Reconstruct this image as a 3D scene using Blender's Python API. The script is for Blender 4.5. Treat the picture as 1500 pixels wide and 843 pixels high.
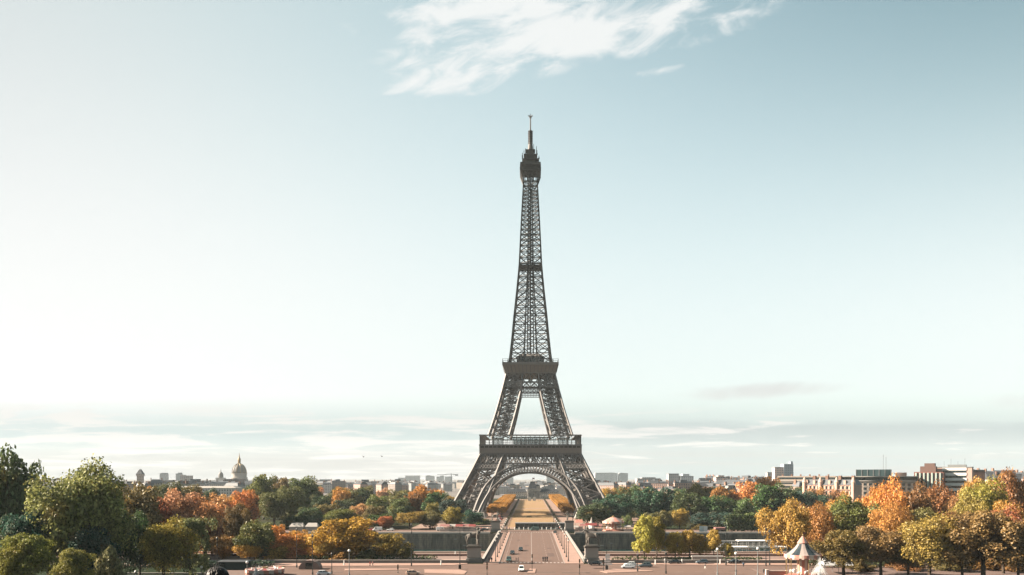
import bpy, bmesh, math, random
import numpy as np
from mathutils import Vector, Matrix, Quaternion

R = math.radians
SC = bpy.context.scene
COL = SC.collection
for o in list(bpy.data.objects):
    bpy.data.objects.remove(o)

# ------------------------------------------------------------------ camera
EYE, FPX, CX, HY = 30.0, 1158.0, 777.0, 699.0        # eye height; focal length, axis and horizon in the photograph
cam_d = bpy.data.cameras.new('camera')
cam = bpy.data.objects.new('camera', cam_d)
COL.objects.link(cam)
cam.location = (0, 0, EYE)
cam.rotation_euler = (R(90), 0, 0)
cam_d.sensor_width = 36.0
cam_d.lens = 36.0 * FPX / 1500.0
cam_d.shift_x = (750 - CX) / 1500.0
cam_d.shift_y = (HY - 421.5) / 1500.0
cam_d.clip_start = 0.5
cam_d.clip_end = 30000
SC.camera = cam

# ------------------------------------------------------------------ light
SUN_AZ, SUN_EL = 86.0, 29.0                            # degrees left of the view axis, elevation
SUN_STRENGTH, SKY_STRENGTH, EXPOSURE = 5.0, 0.05, 2.28
sx, sy, sz = -math.sin(R(SUN_AZ)) * math.cos(R(SUN_EL)), math.cos(R(SUN_AZ)) * math.cos(R(SUN_EL)), math.sin(R(SUN_EL))
SUN_DIR = Vector((sx, sy, sz))
sun_d = bpy.data.lights.new('sun', 'SUN')
sun_d.energy = SUN_STRENGTH
sun_d.angle = R(0.6)
sun_d.color = (1.0, 0.86, 0.70)
sun = bpy.data.objects.new('sun', sun_d)
COL.objects.link(sun)
sun.rotation_euler = SUN_DIR.to_track_quat('Z', 'Y').to_euler()
sun.location = SUN_DIR * 300

SC.view_settings.view_transform = 'Standard'
SC.view_settings.look = 'None'
SC.view_settings.exposure = EXPOSURE
SC.view_settings.gamma = 1.0
SC.view_settings.use_curve_mapping = False
SC.cycles.max_bounces = 5
SC.cycles.diffuse_bounces = 2
SC.cycles.glossy_bounces = 2
SC.cycles.transmission_bounces = 3
SC.cycles.transparent_max_bounces = 6
SC.cycles.volume_bounces = 0
SC.cycles.use_denoising = True


class NT:
    """small helper to write node trees"""
    def __init__(s, tree):
        s.t = tree
    def n(s, kind, **kw):
        x = s.t.nodes.new(kind)
        for k, v in kw.items():
            setattr(x, k, v)
        return x
    def put(s, sock, v):
        if isinstance(v, bpy.types.NodeSocket):
            s.t.links.new(v, sock)
        else:
            sock.default_value = v
    def m(s, op, a, b=0.0, c=None, clamp=False):
        x = s.n('ShaderNodeMath', operation=op, use_clamp=clamp)
        s.put(x.inputs[0], a); s.put(x.inputs[1], b)
        if c is not None:
            s.put(x.inputs[2], c)
        return x.outputs[0]
    def step(s, lo, hi, v):
        x = s.n('ShaderNodeMapRange', interpolation_type='SMOOTHSTEP')
        s.put(x.inputs['Value'], v); s.put(x.inputs['From Min'], lo); s.put(x.inputs['From Max'], hi)
        return x.outputs['Result']
    def mix(s, f, a, b, blend='MIX'):
        x = s.n('ShaderNodeMix', data_type='RGBA', blend_type=blend)
        s.put(x.inputs[0], f)
        s.put(x.inputs[6], a if isinstance(a, bpy.types.NodeSocket) else (*a[:3], 1))
        s.put(x.inputs[7], b if isinstance(b, bpy.types.NodeSocket) else (*b[:3], 1))
        return x.outputs[2]
    def xyz(s, x_, y_, z_):
        x = s.n('ShaderNodeCombineXYZ')
        s.put(x.inputs[0], x_); s.put(x.inputs[1], y_); s.put(x.inputs[2], z_)
        return x.outputs[0]
    def noise(s, vec, scale, detail=4.0, rough=0.55, dist=0.0):
        x = s.n('ShaderNodeTexNoise')
        if vec is not None:
            s.put(x.inputs['Vector'], vec)
        x.inputs['Scale'].default_value = scale; x.inputs['Detail'].default_value = detail
        x.inputs['Roughness'].default_value = rough; x.inputs['Distortion'].default_value = dist
        return x.outputs['Fac']
    def rgb(s, c):
        x = s.n('ShaderNodeRGB'); x.outputs[0].default_value = (*c[:3], 1)
        return x.outputs[0]


world = bpy.data.worlds.new('World')
SC.world = world
world.use_nodes = True
wt = world.node_tree
wt.nodes.clear()
W = NT(wt)
sky = W.n('ShaderNodeTexSky', sky_type='NISHITA', sun_disc=False)
sky.sun_elevation = R(SUN_EL)
sky.sun_rotation = R(-SUN_AZ)
sky.air_density = 1.0
sky.dust_density = 3.0
sky.ozone_density = 1.0
geo = W.n('ShaderNodeTexCoord')
sep = W.n('ShaderNodeSeparateXYZ')
wt.links.new(geo.outputs['Generated'], sep.inputs[0])
dx, dy, dz = sep.outputs
hs = W.n('ShaderNodeHueSaturation')
hs.inputs['Saturation'].default_value = 0.46
hs.inputs['Value'].default_value = 1.06
wt.links.new(sky.outputs[0], hs.inputs['Color'])
skyc = W.mix(1.0, hs.outputs[0], (0.95, 1.06, 0.99), 'MULTIPLY')
# film-like shoulder: the sky near the sun rolls off instead of clipping
KS = 1.0 / (SKY_STRENGTH * 2 ** EXPOSURE)              # radiance that shows as white
def ks(*c): return tuple(v * KS for v in c)
sepc = W.n('ShaderNodeSeparateColor')
wt.links.new(skyc, sepc.inputs[0])
comb = W.n('ShaderNodeCombineColor')
for i, (kk, gain) in enumerate(((.945, 1.86), (.955, 1.90), (.945, 1.88))):
    K = kk * KS
    v = W.m('MULTIPLY', W.m('SUBTRACT', 1.0, W.m('EXPONENT', W.m('MULTIPLY', W.m('POWER', W.m('MULTIPLY', sepc.outputs[i], gain / K), 1.95), -1.0))), K)
    wt.links.new(v, comb.inputs[i])
# the sky deepens towards the zenith and away from the sun
UU = W.m('DIVIDE', W.m('MULTIPLY', dx, FPX), W.m('MAXIMUM', dy, 0.08))
VV = W.m('DIVIDE', W.m('MULTIPLY', dz, FPX), W.m('MAXIMUM', dy, 0.08))
deep = W.m('MULTIPLY', W.step(210.0, 820.0, VV), W.m('ADD', 0.50, W.m('MULTIPLY', W.step(-100.0, 760.0, UU), 0.50)))
skyc = W.mix(deep, comb.outputs[0], W.mix(1.0, comb.outputs[0], (0.46, 0.55, 0.58), 'MULTIPLY'))
# clouds, in directions on the sky dome (azimuth and height tangents)
fy = W.m('MAXIMUM', dy, 0.08)
U = W.m('MULTIPLY', W.m('DIVIDE', dx, fy), FPX)
V = W.m('MULTIPLY', W.m('DIVIDE', dz, fy), FPX)
front = W.step(0.08, 0.25, dy)
# the long high cirrus
def cirrus(cu, cv, a, b, slope, nscale, amount, lo, hi, seed):
    du = W.m('SUBTRACT', U, cu)
    dv = W.m('SUBTRACT', W.m('SUBTRACT', V, cv), W.m('MULTIPLY', du, slope))
    d2 = W.m('ADD', W.m('POWER', W.m('ABSOLUTE', W.m('DIVIDE', du, a)), 2.0), W.m('POWER', W.m('ABSOLUTE', W.m('DIVIDE', dv, b)), 2.0))
    vec = W.xyz(W.m('ADD', W.m('DIVIDE', W.m('SUBTRACT', du, W.m('MULTIPLY', dv, 0.8)), 2.2), seed), W.m('ADD', dv, W.m('MULTIPLY', du, 0.12)), seed)
    nz = W.noise(vec, nscale, 8.0, 0.62, 0.6)
    nb = W.noise(vec, nscale * 0.28, 3.0, 0.5, 0.3)
    val = W.m('ADD', W.m('SUBTRACT', 1.0, d2), W.m('ADD', W.m('MULTIPLY', W.m('SUBTRACT', nz, 0.5), amount), W.m('MULTIPLY', W.m('SUBTRACT', nb, 0.5), amount)))
    return W.step(lo, hi, val)
CLOUD = ks(.90, .92, .91)
c1 = cirrus(75, 680, 330, 74, 0.17, 0.022, 3.4, 0.05, 1.05, 3.0)
c1b = cirrus(-110, 604, 150, 44, 0.16, 0.03, 3.0, 0.15, 1.2, 9.0)
c1c = cirrus(190, 596, 60, 12, 0.2, 0.03, 2.4, 0.5, 1.4, 21.0)
c1d = cirrus(310, 680, 110, 9, 0.14, 0.04, 2.0, 0.3, 1.3, 5.0)
c2 = cirrus(350, 127, 190, 16, 0.05, 0.016, 1.7, 0.1, 1.0, 14.0)
c3 = cirrus(740, 112, 140, 20, 0.02, 0.016, 1.9, 0.3, 1.7, 31.0)
hi_c = W.m('MAXIMUM', W.m('MAXIMUM', c1, c1b), W.m('MAXIMUM', c1c, c1d))
hi_c = W.m('MULTIPLY', W.m('MULTIPLY', hi_c, 0.95), front)
lo_c = W.m('MULTIPLY', W.m('MULTIPLY', W.m('MAXIMUM', c2, c3), 0.8), front)
# low bands of cloud above the horizon
vb = W.xyz(W.m('DIVIDE', U, 190.0), W.m('DIVIDE', V, 15.0), 2.0)
nband = W.noise(vb, 1.0, 8.0, 0.6, 0.45)
bandm = W.m('MULTIPLY', W.step(112.0, 78.0, W.m('ADD', V, W.m('MULTIPLY', U, 0.012))), front)
leftness = W.step(420.0, -160.0, U)
thr = W.m('SUBTRACT', 0.60, W.m('MULTIPLY', leftness, 0.10))
bands = W.m('MULTIPLY', W.step(W.m('SUBTRACT', thr, 0.04), W.m('ADD', thr, 0.06), nband), bandm)
bank = W.m('MULTIPLY', W.step(84.0, 70.0, W.m('ADD', V, W.m('MULTIPLY', W.m('SUBTRACT', nband, 0.5), 30.0))), W.m('MULTIPLY', front, W.step(-150.0, 260.0, U)))
streak = W.m('MULTIPLY', W.step(0.47, 0.56, W.noise(W.xyz(W.m('DIVIDE', U, 420.0), W.m('DIVIDE', V, 7.0), 7.0), 1.0, 4.0, 0.5, 0.1)), W.m('MULTIPLY', W.step(44.0, 30.0, V), front))
lowm = W.m('MULTIPLY', W.step(125.0, 60.0, V), W.m('MULTIPLY', front, 0.95))
skyl = W.mix(lowm, skyc, W.mix(W.step(500.0, -300.0, U), ks(.50, .59, .60), ks(.46, .565, .58)))
skyl = W.mix(W.m('MULTIPLY', W.step(60.0, 18.0, V), W.m('MULTIPLY', front, W.step(520.0, -100.0, U))), skyl, ks(.56, .545, .535))
col = W.mix(W.m('MULTIPLY', bank, 0.9), skyl, ks(.40, .475, .49))
col = W.mix(W.m('MULTIPLY', bands, 0.85), col, ks(.80, .765, .74))
col = W.mix(W.m('MULTIPLY', streak, 0.55), col, ks(.46, .455, .45))
col = W.mix(lo_c, col, ks(.66, .665, .66))
col = W.mix(hi_c, col, CLOUD)
bg = W.n('ShaderNodeBackground')
bg.inputs['Strength'].default_value = SKY_STRENGTH
wt.links.new(col, bg.inputs['Color'])
wo = W.n('ShaderNodeOutputWorld')
wt.links.new(bg.outputs[0], wo.inputs['Surface'])

# ------------------------------------------------------------------ helpers
def X(px, Y): return (px - CX) * Y / FPX
def Zp(py, Y): return EYE - (py - HY) * Y / FPX
def Yg(py, z=0.0): return (EYE - z) * FPX / (py - HY)

_mats = {}
def mat(name, color, rough=0.7, nscale=0.0, namt=0.25, metal=0.0, objcolor=False, bump=0.0, spec=0.25, stretch=(1, 1, 1), second=None):
    if name in _mats:
        return _mats[name]
    kf = 0.51 if max(color) < 0.5 else 0.74
    color = tuple(c * kf for c in color[:3])
    if second: second = tuple(c * kf for c in second)
    m = bpy.data.materials.new(name)
    m.use_nodes = True
    t = NT(m.node_tree)
    b = m.node_tree.nodes['Principled BSDF']
    b.inputs['Roughness'].default_value = rough
    b.inputs['Metallic'].default_value = metal
    b.inputs['Specular IOR Level'].default_value = spec
    if objcolor:
        base = t.n('ShaderNodeObjectInfo').outputs['Color']
    else:
        base = t.rgb(color)
    if nscale:
        tc = t.n('ShaderNodeTexCoord')
        mp = t.n('ShaderNodeMapping')
        mp.inputs['Scale'].default_value = stretch
        m.node_tree.links.new(tc.outputs['Object'], mp.inputs['Vector'])
        n1 = t.noise(mp.outputs[0], nscale, 5.0, 0.6)
        n2 = t.noise(mp.outputs[0], nscale * 7.3, 3.0, 0.6)
        f = t.m('ADD', t.m('MULTIPLY', n1, 0.65), t.m('MULTIPLY', n2, 0.35))
        if second:
            base = t.mix(t.step(0.42, 0.6, f), base, second)
        val = t.m('ADD', 1.0, t.m('MULTIPLY', t.m('SUBTRACT', f, 0.5), namt * 4.0))
        vv = t.xyz(val, val, val)
        base = t.mix(1.0, base, vv, 'MULTIPLY')
        if bump:
            bp = t.n('ShaderNodeBump')
            bp.inputs['Strength'].default_value = bump
            m.node_tree.links.new(n2, bp.inputs['Height'])
            m.node_tree.links.new(bp.outputs[0], b.inputs['Normal'])
    m.node_tree.links.new(base, b.inputs['Base Color'])
    _mats[name] = m
    return m

def glass(name, color, rough=0.08):
    m = mat(name, color, rough, spec=0.8)
    return m


class MB:
    """collects simple shapes into one mesh"""
    def __init__(s):
        s.v, s.f, s.mi = [], [], []
    def add(s, vs, fs, mi=0):
        k = len(s.v)
        s.v.extend([tuple(p) for p in vs])
        s.f.extend([tuple(i + k for i in q) for q in fs])
        s.mi.extend([mi] * len(fs))
        return s
    def box(s, x0, x1, y0, y1, z0, z1, mi=0, top=None):
        t = top or (0, 0)
        vs = [(x0, y0, z0), (x1, y0, z0), (x1, y1, z0), (x0, y1, z0),
              (x0 + t[0], y0 + t[1], z1), (x1 - t[0], y0 + t[1], z1), (x1 - t[0], y1 - t[1], z1), (x0 + t[0], y1 - t[1], z1)]
        return s.add(vs, [(3, 2, 1, 0), (4, 5, 6, 7), (0, 1, 5, 4), (1, 2, 6, 5), (2, 3, 7, 6), (3, 0, 4, 7)], mi)
    def cbox(s, cx, cy, cz, lx, ly, lz, mi=0):
        return s.box(cx - lx / 2, cx + lx / 2, cy - ly / 2, cy + ly / 2, cz - lz / 2, cz + lz / 2, mi)
    def bar(s, a, b, w, w2=None, mi=0, caps=True):
        a, b = Vector(a), Vector(b)
        d = b - a
        if d.length < 1e-6:
            return s
        d.normalize()
        up = Vector((0, 0, 1)) if abs(d.z) < 0.95 else Vector((0, 1, 0))
        p = d.cross(up).normalized(); q = p.cross(d).normalized()
        w2 = w if w2 is None else w2
        vs = [a + p * (i * w / 2) + q * (j * w / 2) for i, j in ((-1, -1), (1, -1), (1, 1), (-1, 1))]
        vs += [b + p * (i * w2 / 2) + q * (j * w2 / 2) for i, j in ((-1, -1), (1, -1), (1, 1), (-1, 1))]
        fs = [(0, 1, 5, 4), (1, 2, 6, 5), (2, 3, 7, 6), (3, 0, 4, 7)]
        if caps:
            fs += [(3, 2, 1, 0), (4, 5, 6, 7)]
        return s.add(vs, fs, mi)
    def tube(s, pts, rad, n=8, mi=0):
        pts = [Vector(p) for p in pts]
        rr = rad if isinstance(rad, (list, tuple)) else [rad] * len(pts)
        vs, fs = [], []
        ref = Vector((0.31, 0.95, 0.05))
        for i, p in enumerate(pts):
            d = (pts[min(i + 1, len(pts) - 1)] - pts[max(i - 1, 0)]).normalized()
            a = d.cross(ref)
            if a.length < 0.05:
                a = d.cross(Vector((1, 0, 0)))
            a.normalize(); b = d.cross(a).normalized()
            for k in range(n):
                t = 2 * math.pi * k / n
                vs.append(p + a * (math.cos(t) * rr[i]) + b * (math.sin(t) * rr[i]))
        for i in range(len(pts) - 1):
            for k in range(n):
                k2 = (k + 1) % n
                fs.append((i * n + k, i * n + k2, (i + 1) * n + k2, (i + 1) * n + k))
        fs.append(tuple(range(n))[::-1]); fs.append(tuple((len(pts) - 1) * n + k for k in range(n)))
        return s.add(vs, fs, mi)
    def lathe(s, prof, n=16, c=(0, 0), mi=0, mis=None, a0=0.0, sq=None):
        """prof: (r, z) pairs from bottom to top; mis(k) gives the material of segment k"""
        k0 = len(s.v)
        for r, z in prof:
            for k in range(n):
                t = a0 + 2 * math.pi * k / n
                s.v.append((c[0] + r * math.cos(t), c[1] + r * math.sin(t), z))
        for i in range(len(prof) - 1):
            for k in range(n):
                k2 = (k + 1) % n
                s.f.append((k0 + i * n + k, k0 + i * n + k2, k0 + (i + 1) * n + k2, k0 + (i + 1) * n + k))
                s.mi.append(mis(k) if mis else mi)
        s.f.append(tuple(k0 + k for k in range(n))[::-1]); s.mi.append(mi)
        s.f.append(tuple(k0 + (len(prof) - 1) * n + k for k in range(n))); s.mi.append(mi)
        return s
    def sphere(s, c, r, n=10, m=6, mi=0, sc=(1, 1, 1)):
        k0 = len(s.v)
        for i in range(m + 1):
            t = math.pi * i / m
            for k in range(n):
                a = 2 * math.pi * k / n
                s.v.append((c[0] + r * sc[0] * math.sin(t) * math.cos(a), c[1] + r * sc[1] * math.sin(t) * math.sin(a), c[2] - r * sc[2] * math.cos(t)))
        for i in range(m):
            for k in range(n):
                k2 = (k + 1) % n
                s.f.append((k0 + i * n + k, k0 + i * n + k2, k0 + (i + 1) * n + k2, k0 + (i + 1) * n + k)); s.mi.append(mi)
        return s
    def prism(s, poly, z0, z1, mi=0):
        n = len(poly)
        vs = [(x, y, z0) for x, y in poly] + [(x, y, z1) for x, y in poly]
        fs = [tuple(range(n))[::-1], tuple(range(n, 2 * n))] + [(i, (i + 1) % n, n + (i + 1) % n, n + i) for i in range(n)]
        return s.add(vs, fs, mi)
    def extrude_x(s, poly, x0, x1, mi=0):
        """poly in (y, z), swept along x"""
        n = len(poly)
        vs = [(x0, y, z) for y, z in poly] + [(x1, y, z) for y, z in poly]
        fs = [tuple(range(n)), tuple(range(n, 2 * n))[::-1]] + [(i, n + i, n + (i + 1) % n, (i + 1) % n) for i in range(n)]
        return s.add(vs, fs, mi)
    def mesh(s, name, mats, smooth=False):
        me = bpy.data.meshes.new(name)
        me.from_pydata(s.v, [], s.f)
        for m in (mats if isinstance(mats, (list, tuple)) else [mats]):
            me.materials.append(m)
        if len(me.materials) > 1:
            me.polygons.foreach_set('material_index', s.mi)
        bm = bmesh.new(); bm.from_mesh(me)
        bmesh.ops.recalc_face_normals(bm, faces=bm.faces)
        bm.to_mesh(me); bm.free()
        if smooth:
            me.polygons.foreach_set('use_smooth', [True] * len(me.polygons))
        me.update()
        return me
    def build(s, name, mats, parent=None, smooth=False):
        o = bpy.data.objects.new(name, s.mesh(name, mats, smooth))
        COL.objects.link(o)
        if parent is not None:
            o.parent = parent
        return o

def tag(o, label=None, cat=None, group=None, kind=None):
    if label: o['label'] = label
    if cat: o['category'] = cat
    if group: o['group'] = group
    if kind: o['kind'] = kind
    return o

def empty(name, loc=(0, 0, 0), rz=0.0, label=None, cat=None, group=None, scale=None):
    o = bpy.data.objects.new(name, None)
    COL.objects.link(o)
    o.location = loc; o.rotation_euler = (0, 0, rz)
    if scale: o.scale = scale
    tag(o, label, cat, group)
    return o

def part(name, mesh, parent, color=None):
    o = bpy.data.objects.new(name, mesh)
    COL.objects.link(o)
    o.parent = parent
    if color: o.color = (*color, 1)
    return o

KIDS = {}
def copy_tree(o, parent=None, kids=None):
    c = o.copy(); COL.objects.link(c); c.parent = parent
    for ch in (o.children if kids is None else kids):
        copy_tree(ch, c)
    return c

ORD = ['', 'first', 'second', 'third', 'fourth', 'fifth', 'sixth', 'seventh', 'eighth', 'ninth', 'tenth', 'eleventh', 'twelfth', 'thirteenth', 'fourteenth', 'fifteenth', 'sixteenth', 'seventeenth', 'eighteenth', 'nineteenth', 'twentieth']
TENS = {2: 'twenty', 3: 'thirty', 4: 'forty', 5: 'fifty', 6: 'sixty'}
TENTH = {3: 'thirtieth', 4: 'fortieth', 5: 'fiftieth', 6: 'sixtieth'}
def ordinal(n):
    if n <= 20: return ORD[n]
    if n % 10 == 0: return TENTH[n // 10]
    return TENS[n // 10] + '-' + ORD[n % 10]

def struct(o):
    o['kind'] = 'structure'
    return o

# ------------------------------------------------------------------ materials
M_road = mat('asphalt_rose', (0.245, 0.168, 0.14), 0.85, 0.05, 0.22, bump=0.05, spec=0.03, second=(0.205, 0.142, 0.12))
M_pave = mat('pavement_stone', (0.47, 0.315, 0.26), 0.85, 0.15, 0.10, spec=0.05)
M_kerb = mat('kerb_granite', (0.36, 0.30, 0.27), 0.8, 0.6, 0.1)
M_line = mat('road_paint', (0.40, 0.33, 0.30), 0.7, 0.8, 0.12)
M_ground = mat('park_ground', (0.06, 0.055, 0.03), 0.95, 0.03, 0.2, second=(0.03, 0.045, 0.02), spec=0.03)
M_lawn = mat('dry_lawn', (0.44, 0.285, 0.17), 0.95, 0.035, 0.22, second=(0.34, 0.235, 0.12), spec=0.03)
M_path = mat('gravel_path', (0.36, 0.24, 0.19), 0.95, 0.05, 0.10)
M_stone = mat('pale_stone', (0.49, 0.45, 0.41), 0.8, 0.25, 0.12)
M_wall = mat('river_wall_stone', (0.20, 0.185, 0.16), 0.9, 0.16, 0.42, stretch=(1, 1, 0.2), second=(0.34, 0.28, 0.225))
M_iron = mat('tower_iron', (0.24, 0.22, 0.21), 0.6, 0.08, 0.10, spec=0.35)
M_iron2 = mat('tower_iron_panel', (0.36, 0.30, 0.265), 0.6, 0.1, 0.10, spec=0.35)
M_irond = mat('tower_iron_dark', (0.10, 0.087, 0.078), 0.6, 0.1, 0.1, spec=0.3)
M_ironl = mat('tower_iron_pale', (0.34, 0.30, 0.275), 0.6, 0.1, 0.1)
M_glass = glass('clear_glazing', (0.55, 0.66, 0.69), 0.06)
_t = NT(M_glass.node_tree); _b = M_glass.node_tree.nodes['Principled BSDF']; _b.inputs['Alpha'].default_value = 0.42
M_dglass = glass('dark_glazing', (0.03, 0.045, 0.05), 0.08)
M_black = mat('black_paint', (0.022, 0.026, 0.026), 0.5, spec=0.4)
M_white = mat('white_paint', (0.78, 0.76, 0.73), 0.6, 1.5, 0.05)
M_globe = mat('opal_glass', (0.85, 0.84, 0.80), 0.25)
M_red = mat('red_canvas', (0.32, 0.075, 0.07), 0.8, 0.8, 0.1)
M_pink = mat('faded_pink_canvas', (0.40, 0.19, 0.175), 0.8, 0.8, 0.1)
M_grey = mat('grey_metal', (0.30, 0.31, 0.31), 0.45, 1.0, 0.05)
M_bronze = mat('weathered_stone_figure', (0.17, 0.15, 0.13), 0.75, 1.5, 0.15)
M_bark = mat('tree_bark', (0.11, 0.082, 0.06), 0.95, 3.0, 0.25, stretch=(1, 1, 0.3))
M_zinc = mat('zinc_roof', (0.16, 0.17, 0.185), 0.55, 0.2, 0.12)
M_slate = mat('slate_roof', (0.07, 0.075, 0.085), 0.6, 0.2, 0.12)
M_brickc = mat('chimney_clay', (0.32, 0.19, 0.14), 0.9, 0.6, 0.15)
M_tyre = mat('tyre_rubber', (0.015, 0.015, 0.015), 0.85)
M_rim = mat('wheel_alloy', (0.4, 0.4, 0.4), 0.35, metal=0.6)
M_lamp = mat('headlight_lens', (0.8, 0.8, 0.78), 0.1, spec=0.8)
M_tail = mat('tail_lens', (0.35, 0.02, 0.02), 0.2)
M_car = mat('car_paint', (1, 1, 1), 0.25, objcolor=True, spec=0.6)
M_skin = mat('skin', (0.42, 0.26, 0.19), 0.6)
M_cloth = mat('cloth', (1, 1, 1), 0.9, objcolor=True)
M_hair = mat('dark_hair', (0.018, 0.013, 0.011), 0.55)
M_gold = mat('gilded_lead', (0.40, 0.27, 0.12), 0.45, 0.4, 0.15, metal=0.3)
M_lead = mat('lead_dome', (0.20, 0.185, 0.17), 0.6, 0.3, 0.12)

def window_wall(name, color, glasscol=(0.06, 0.065, 0.075), pu=3.0, pv=3.3, dens=(0.30, 0.70, 0.22, 0.80), objcolor=False):
    """masonry with rows of small openings, used only where a window is about a pixel"""
    if name in _mats: return _mats[name]
    m = bpy.data.materials.new(name); m.use_nodes = True
    t = NT(m.node_tree); b = m.node_tree.nodes['Principled BSDF']
    tc = t.n('ShaderNodeTexCoord'); sp = t.n('ShaderNodeSeparateXYZ')
    m.node_tree.links.new(tc.outputs['Object'], sp.inputs[0])
    u = t.m('FRACT', t.m('DIVIDE', t.m('ADD', t.m('ADD', sp.outputs[0], sp.outputs[1]), 300.0), pu))
    v = t.m('FRACT', t.m('DIVIDE', t.m('ADD', sp.outputs[2], 33.0), pv))
    inu = t.m('MULTIPLY', t.m('GREATER_THAN', u, dens[0]), t.m('LESS_THAN', u, dens[1]))
    inv = t.m('MULTIPLY', t.m('GREATER_THAN', v, dens[2]), t.m('LESS_THAN', v, dens[3]))
    nz = t.noise(tc.outputs['Object'], 0.12, 4.0, 0.6)
    base = t.n('ShaderNodeObjectInfo').outputs['Color'] if objcolor else t.rgb(color)
    val = t.m('ADD', 0.8, t.m('MULTIPLY', nz, 0.4))
    base = t.mix(1.0, base, t.xyz(val, val, val), 'MULTIPLY')
    c = t.mix(t.m('MULTIPLY', inu, inv), base, glasscol)
    m.node_tree.links.new(c, b.inputs['Base Color'])
    b.inputs['Roughness'].default_value = 0.75
    _mats[name] = m
    return m
M_city = window_wall('city_masonry', (1, 1, 1), objcolor=True)
M_tow = window_wall('tower_block_front', (1, 1, 1), pu=4.0, pv=3.0, dens=(0.15, 0.85, 0.35, 0.8), objcolor=True, glasscol=(0.12, 0.14, 0.16))

def foliage_material():
    m = bpy.data.materials.new('foliage'); m.use_nodes = True
    nt = m.node_tree; nt.nodes.clear(); t = NT(nt)
    oi = t.n('ShaderNodeObjectInfo'); g = t.n('ShaderNodeNewGeometry'); tc = t.n('ShaderNodeTexCoord')
    n1 = t.noise(tc.outputs['Object'], 3.2, 3.0, 0.6)
    base = oi.outputs['Color']
    hsv = t.n('ShaderNodeHueSaturation')
    t.put(hsv.inputs['Color'], base)
    t.put(hsv.inputs['Hue'], t.m('ADD', 0.485, t.m('MULTIPLY', n1, 0.03)))
    t.put(hsv.inputs['Value'], t.m('ADD', 0.42, t.m('MULTIPLY', g.outputs['Random Per Island'], 1.15)))
    c = t.mix(t.m('MULTIPLY', t.step(0.52, 0.70, n1), 0.4), hsv.outputs[0], (0.26, 0.13, 0.025))
    df = t.n('ShaderNodeBsdfDiffuse'); tr = t.n('ShaderNodeBsdfTranslucent')
    t.put(df.inputs['Color'], c); t.put(tr.inputs['Color'], c)
    mx = t.n('ShaderNodeMixShader'); mx.inputs[0].default_value = 0.30
    nt.links.new(df.outputs[0], mx.inputs[1]); nt.links.new(tr.outputs[0], mx.inputs[2])
    gl = t.n('ShaderNodeBsdfGlossy'); gl.inputs['Roughness'].default_value = 0.5
    gl.inputs['Color'].default_value = (0.6, 0.6, 0.55, 1)
    mx2 = t.n('ShaderNodeMixShader'); mx2.inputs[0].default_value = 0.03
    nt.links.new(mx.outputs[0], mx2.inputs[1]); nt.links.new(gl.outputs[0], mx2.inputs[2])
    out = t.n('ShaderNodeOutputMaterial'); nt.links.new(mx2.outputs[0], out.inputs[0])
    return m
M_leaf = foliage_material()

# ================================================================== THE SETTING
# ground: one sheet, with the river bed cut into it
prof = [(-400, 26.5), (16, 25.5), (30, 22.0), (120, 11.0), (205, 1.6), (226, 0.0), (313, 0.0), (313, -10.5), (427, -10.5), (427, 0.0), (900, 0.0), (2600, 0.0), (9000, 0.0)]
g = MB()
for (y0, z0), (y1, z1) in zip(prof[:-1], prof[1:]):
    k = len(g.v)
    g.add([(-7000, y0, z0), (7000, y0, z0), (7000, y1, z1), (-7000, y1, z1)], [(0, 1, 2, 3)])
struct(g.build('ground', M_ground))
g = MB(); g.add([(-7000, 1100, .02), (7000, 1100, .02), (7000, 8990, .02), (-7000, 8990, .02)], [(0, 1, 2, 3)])
struct(g.build('district_ground', mat('city_paving', (0.24, 0.22, 0.21), .95, .01, .2, spec=.03)))

# the water of the river
def water_material():
    m = bpy.data.materials.new('river_water'); m.use_nodes = True
    t = NT(m.node_tree); b = m.node_tree.nodes['Principled BSDF']
    b.inputs['Base Color'].default_value = (0.022, 0.045, 0.042, 1)
    b.inputs['Roughness'].default_value = 0.12
    tc = t.n('ShaderNodeTexCoord')
    mp = t.n('ShaderNodeMapping'); mp.inputs['Scale'].default_value = (0.35, 1.0, 1)
    m.node_tree.links.new(tc.outputs['Object'], mp.inputs['Vector'])
    bp = t.n('ShaderNodeBump'); bp.inputs['Strength'].default_value = 0.5; bp.inputs['Distance'].default_value = 0.3
    m.node_tree.links.new(t.noise(mp.outputs[0], 0.6, 4.0, 0.6), bp.inputs['Height'])
    m.node_tree.links.new(bp.outputs[0], b.inputs['Normal'])
    return m
_t = NT(M_wall.node_tree); _b = M_wall.node_tree.nodes['Principled BSDF']
_src = _b.inputs['Base Color'].links[0].from_socket
_tc = _t.n('ShaderNodeTexCoord'); _sp = _t.n('ShaderNodeSeparateXYZ'); M_wall.node_tree.links.new(_tc.outputs['Object'], _sp.inputs[0])
_row = _t.m('FRACT', _t.m('DIVIDE', _t.m('ADD', _sp.outputs[2], 40.0), 1.15))
_off = _t.m('MULTIPLY', _t.m('FLOOR', _t.m('DIVIDE', _t.m('ADD', _sp.outputs[2], 40.0), 1.15)), 0.37)
_colm = _t.m('FRACT', _t.m('ADD', _t.m('DIVIDE', _t.m('ADD', _sp.outputs[0], 2000.0), 3.4), _off))
_j = _t.m('MAXIMUM', _t.m('LESS_THAN', _row, 0.10), _t.m('LESS_THAN', _colm, 0.035))
M_wall.node_tree.links.new(_t.mix(_t.m('MULTIPLY', _j, 0.55), _src, (.03, .032, .028)), _b.inputs['Base Color'])
w_ = MB(); w_.add([(-1500, 314.2, -9), (1500, 314.2, -9), (1500, 424.8, -9), (-1500, 424.8, -9)], [(0, 1, 2, 3)])
struct(w_.build('river', water_material()))

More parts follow.
